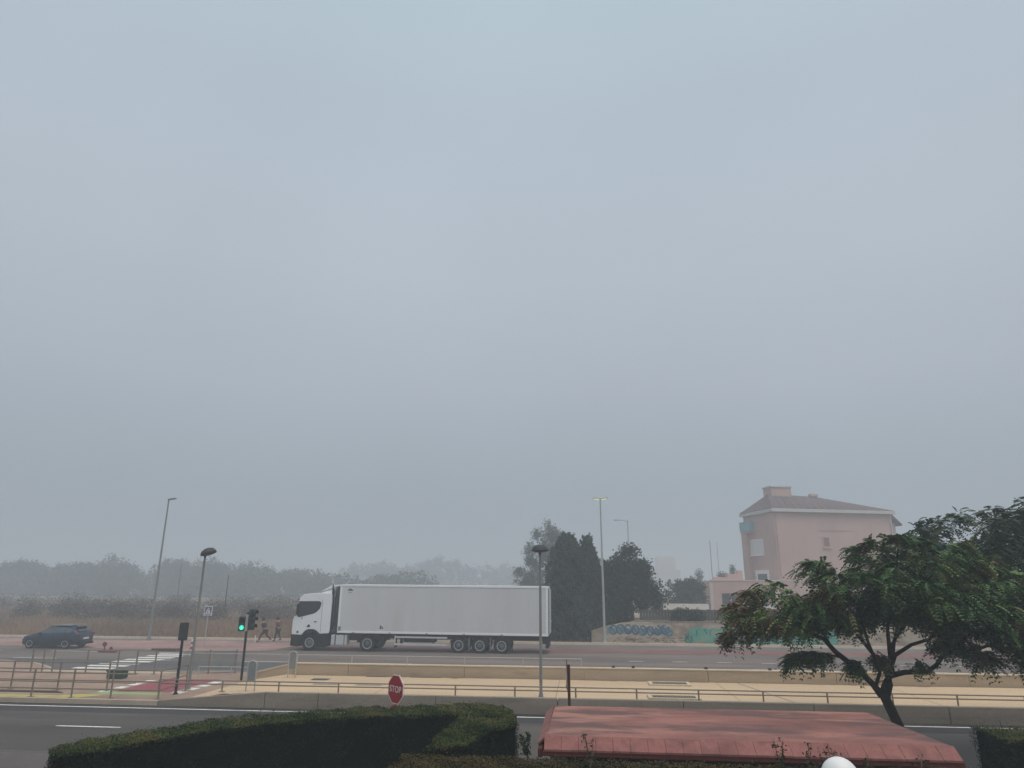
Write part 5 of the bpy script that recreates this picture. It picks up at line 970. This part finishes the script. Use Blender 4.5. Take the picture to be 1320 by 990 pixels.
MB().prism([(L0 + 0.30, 12.08), (L0 + 1.7, 10.75), (L0 + 1.7, 10.6), (L0 + 0.30, 11.7)], 0.5, 8.2, 'y').build('lean_roof', BROOF, hs)
ch = MB().box(2.1, 4.6, 3.4, 5.2, 13.5, 14.95).build('chimney', BPINK, hs); MB().box(2.0, 4.7, 3.3, 5.3, 14.96, 15.15).build('chimney_cap', BBAND, ch, bevel=0.04)
MB().box(7.3, 8.3, 3.8, 4.3, 14.06, 14.4).build('roof_vent', BPINK, hs, bevel=0.05)
def win(x, y, z, w_, h, glass=BGLASS, fr=0.14, lab=None, frm=BWHITE):
    f = MB().box(x, x + w_, y - 0.06, y, z, z + fr).box(x, x + w_, y - 0.06, y, z + h - fr, z + h).box(x, x + fr, y - 0.06, y, z + fr, z + h - fr).box(x + w_ - fr, x + w_, y - 0.06, y, z + fr, z + h - fr).build('window', frm, hs)
    MB().box(x + fr, x + w_ - fr, y - 0.03, y, z + fr, z + h - fr).build('pane', glass, f)
    MB().box(x - 0.08, x + w_ + 0.08, y - 0.14, y - 0.061, z - 0.08, z).build('sill', frm, f); return f
def fwin(y, z, w_, h, glass, fr):      # windows of the left flank, set on its face
    f = MB().box(-0.06, 0, y, y + w_, z, z + fr).box(-0.06, 0, y, y + w_, z + h - fr, z + h).box(-0.06, 0, y, y + fr, z + fr, z + h - fr).box(-0.06, 0, y + w_ - fr, y + w_, z + fr, z + h - fr).build('window', BWHITE, hs)
    MB().box(-0.03, 0, y + fr, y + w_ - fr, z + fr, z + h - fr).build('pane', glass, f); MB().box(-0.16, -0.061, y - 0.1, y + w_ + 0.1, z - 0.1, z).build('sill', BWHITE, f); return f
w1 = fwin(2.6, 7.3, 2.9, 1.75, SHUT, 0.12)
for k in range(7): MB().box(-0.045, -0.031, 2.8, 5.3, 7.48 + k * 0.2, 7.62 + k * 0.2).build('slat', SHUT, w1)
fwin(1.9, 4.15, 2.9, 1.5, BGLASS, 0.42)
MB().tube([(L0 - 0.2, -0.08, 0), (L0 - 0.2, -0.08, 11.7)], 0.06, 6).build('drain_pipe', BBAND, hs)
MB().tube([(0.25, -0.08, 0), (0.25, -0.08, 11.7)], 0.05, 6).build('drain_pipe', BPINK, hs)
win(5.6, 0.0, 8.0, 0.9, 1.2, mat('faded_shutter', (0.24, 0.12, 0.11), 0.8), 0.12, frm=BPINK)
MB().box(5.2, 9.4, -0.05, 0.0, 9.85, 9.92).build('ledge', BPINK, hs)
bl = MB().box(-0.5, -0.005, 4.3, 6.6, 9.8, 10.0).build('balcony', BPINK, hs); MB().box(-0.52, -0.005, 4.24, 4.3, 10.01, 11.1).build('turquoise_screen', TURQ, bl); MB().box(-0.58, -0.52, 4.24, 6.6, 10.01, 11.1).build('turquoise_screen', TURQ, bl)
MB().box(-0.45, -0.005, 5.4, 6.6, 0, 9.79).build('stair_wall', BPINK, hs)

# lower terraced wing with garage
wg_ = thing('garage_wing', 'low pink terraced wing with a dark garage opening left of the house', 'building', (13.2 * 1.14, 75.8 * 1.14, 4.2 * (1 - 1.14)), ang); wg_.scale = (1.14, 1.14, 1.14)
MB().box(0, 1.3, 0, 6, 0, 4.45).build('pillar_wall', BPINK, wg_); MB().box(1.3, 4.0, 0, 6, 3.2, 4.45).build('lintel_wall', BPINK, wg_); MB().box(4.0, 14, 0, 6, 0, 4.45).build('main_wall', BPINK, wg_)
MB().box(1.3, 4.0, 0.8, 0.9, 0, 3.2).build('garage_door', GARD, wg_); MB().box(0.02, 0.35, -0.02, 0.0, 0, 4.3).build('pale_pier', BCREAM, wg_)
for x in (2.6,): MB().box(x - 0.06, x + 0.06, 0.6, 0.78, 0, 3.2).build('door_post', SHUT, wg_)
for x0_, x1_, z_ in ((1.6, 3.1, 4.85), (3.1, 4.3, 5.2), (4.3, 4.9, 5.55)): MB().box(x0_ + 0.005, x1_, 2.0, 2.3, 4.451, z_).build('stepped_parapet', BPINK, wg_)
MB().box(0, 14, -0.06, 0.0, 4.45, 4.56).build('coping', BCREAM, wg_)
sb('small pointed shrub on the pink terrace, left one', 14.8, 91.8, 3.9, 0.5, 2.0, 72, n=700, grp='shrubs on the terrace'); sb('rounded shrub on the pink terrace by the stepped parapet', 17.4, 90.6, 4.3, 0.6, 1.3, 73, n=700, grp='shrubs on the terrace'); sb('slim shrub on the pink terrace next to the house', 18.9, 91.5, 4.4, 0.4, 2.1, 74, n=600, grp='shrubs on the terrace')
leafy('clipped_tree_block', 'dense grey-green clipped tree mass left of the garage wing', (11.3, 78, 0), [(-1.3, 0, 2.2, 1.0, 1, 1.9), (-0.3, 0, 2.4, 1.1, 1, 2.1), (0.8, 0, 2.4, 1.0, 1, 2.2), (-1.0, 0, 1.2, 1.2, 1, 1.2), (0.5, 0, 1.2, 1.3, 1, 1.2)], 14000, 0.26, LEAFC, [([(0, 0, 0), (0, 0, 3)], [0.15, 0.06])], 75, clump=160, crad=(0.3, 0.55))
wb = thing('parked_van', 'pale vehicle roof glimpsed in front of the garage', 'vehicle', (16.0, 73.0, 1.2), ang)
MB().prism([(0, 0), (3.6, 0), (3.6, 0.7), (2.9, 0.9), (2.2, 1.35), (1.0, 1.35), (0.4, 0.8), (0, 0.6)], 0, 1.6, 'y').build('body', BBAND, wb, bevel=0.08); MB().prism([(0.65, 0.85), (2.55, 0.85), (2.1, 1.25), (1.05, 1.25)], -0.01, 0.01, 'y').build('side_window', GLASS, wb)
for x in (0.7, 2.9): wheel(wb, 'wheel', (x, 0.1, 0.02), 0.3, 0.2, 0.19, 0.04, 16, 0.02)
bk2 = MB().prism([(4, 0), (30, 0), (30, 1.2), (5.5, 1.2)], 62, 76, 'y').build('house_forecourt', mat('forecourt', (0.35, 0.31, 0.27), 0.9, 0.1, 1)); tag(bk2, kind='structure')
wl = MB().box(3.6, 12, 70, 70.25, 0, 2.3).build('pale_garden_wall', WHITER); tag(wl, 'pale garden wall behind the board fence, left of the clipped trees', 'wall')
# very faint block behind
fb = thing('distant_building', 'very faint pale block with a stair tower far behind, almost lost in fog', 'building', (34.0, 380, 0), R(4)); fb.scale = (1.8, 1.8, 1.15)
MB().box(-6, 10, 0, 10, 0, 9.0).build('wall', BCREAM, fb); MB().box(3.5, 8.5, -1, 5, 0, 15.5).build('stair_tower', BCREAM, fb); MB().box(-6.2, 10.2, -0.2, 10.2, 9.0, 9.5).build('roof', BBAND, fb)
for k in range(4):
    for z in (2, 5.2): f = MB().box(-5 + k * 2.1, -3.9 + k * 2.1, -0.06, 0.0, z, z + 1.4).build('window', BWHITE, fb); MB().box(-4.9 + k * 2.1, -4.0 + k * 2.1, -0.09, -0.061, z + 0.1, z + 1.3).build('pane', BGLASS, f)

# ------------------------------------------------------------------ fog
hz = MB().box(-1000, 1000, -400, 1400, -1.2, 26).build('haze', [], fix=True)
hm = bpy.data.materials.new('fog'); hm.use_nodes = True; n = hm.node_tree; n.nodes.clear()
o_ = n.nodes.new('ShaderNodeOutputMaterial'); pv_ = n.nodes.new('ShaderNodeVolumePrincipled'); pv_.inputs['Color'].default_value = (0.77, 0.84, 0.90, 1); pv_.inputs['Density'].default_value = 0.0043; pv_.inputs['Anisotropy'].default_value = 0.1
n.links.new(pv_.outputs[0], o_.inputs['Volume']); hz.data.materials.append(hm); hz['kind'] = 'stuff'; hz['label'] = 'pale even fog filling the air'; hz['category'] = 'fog'
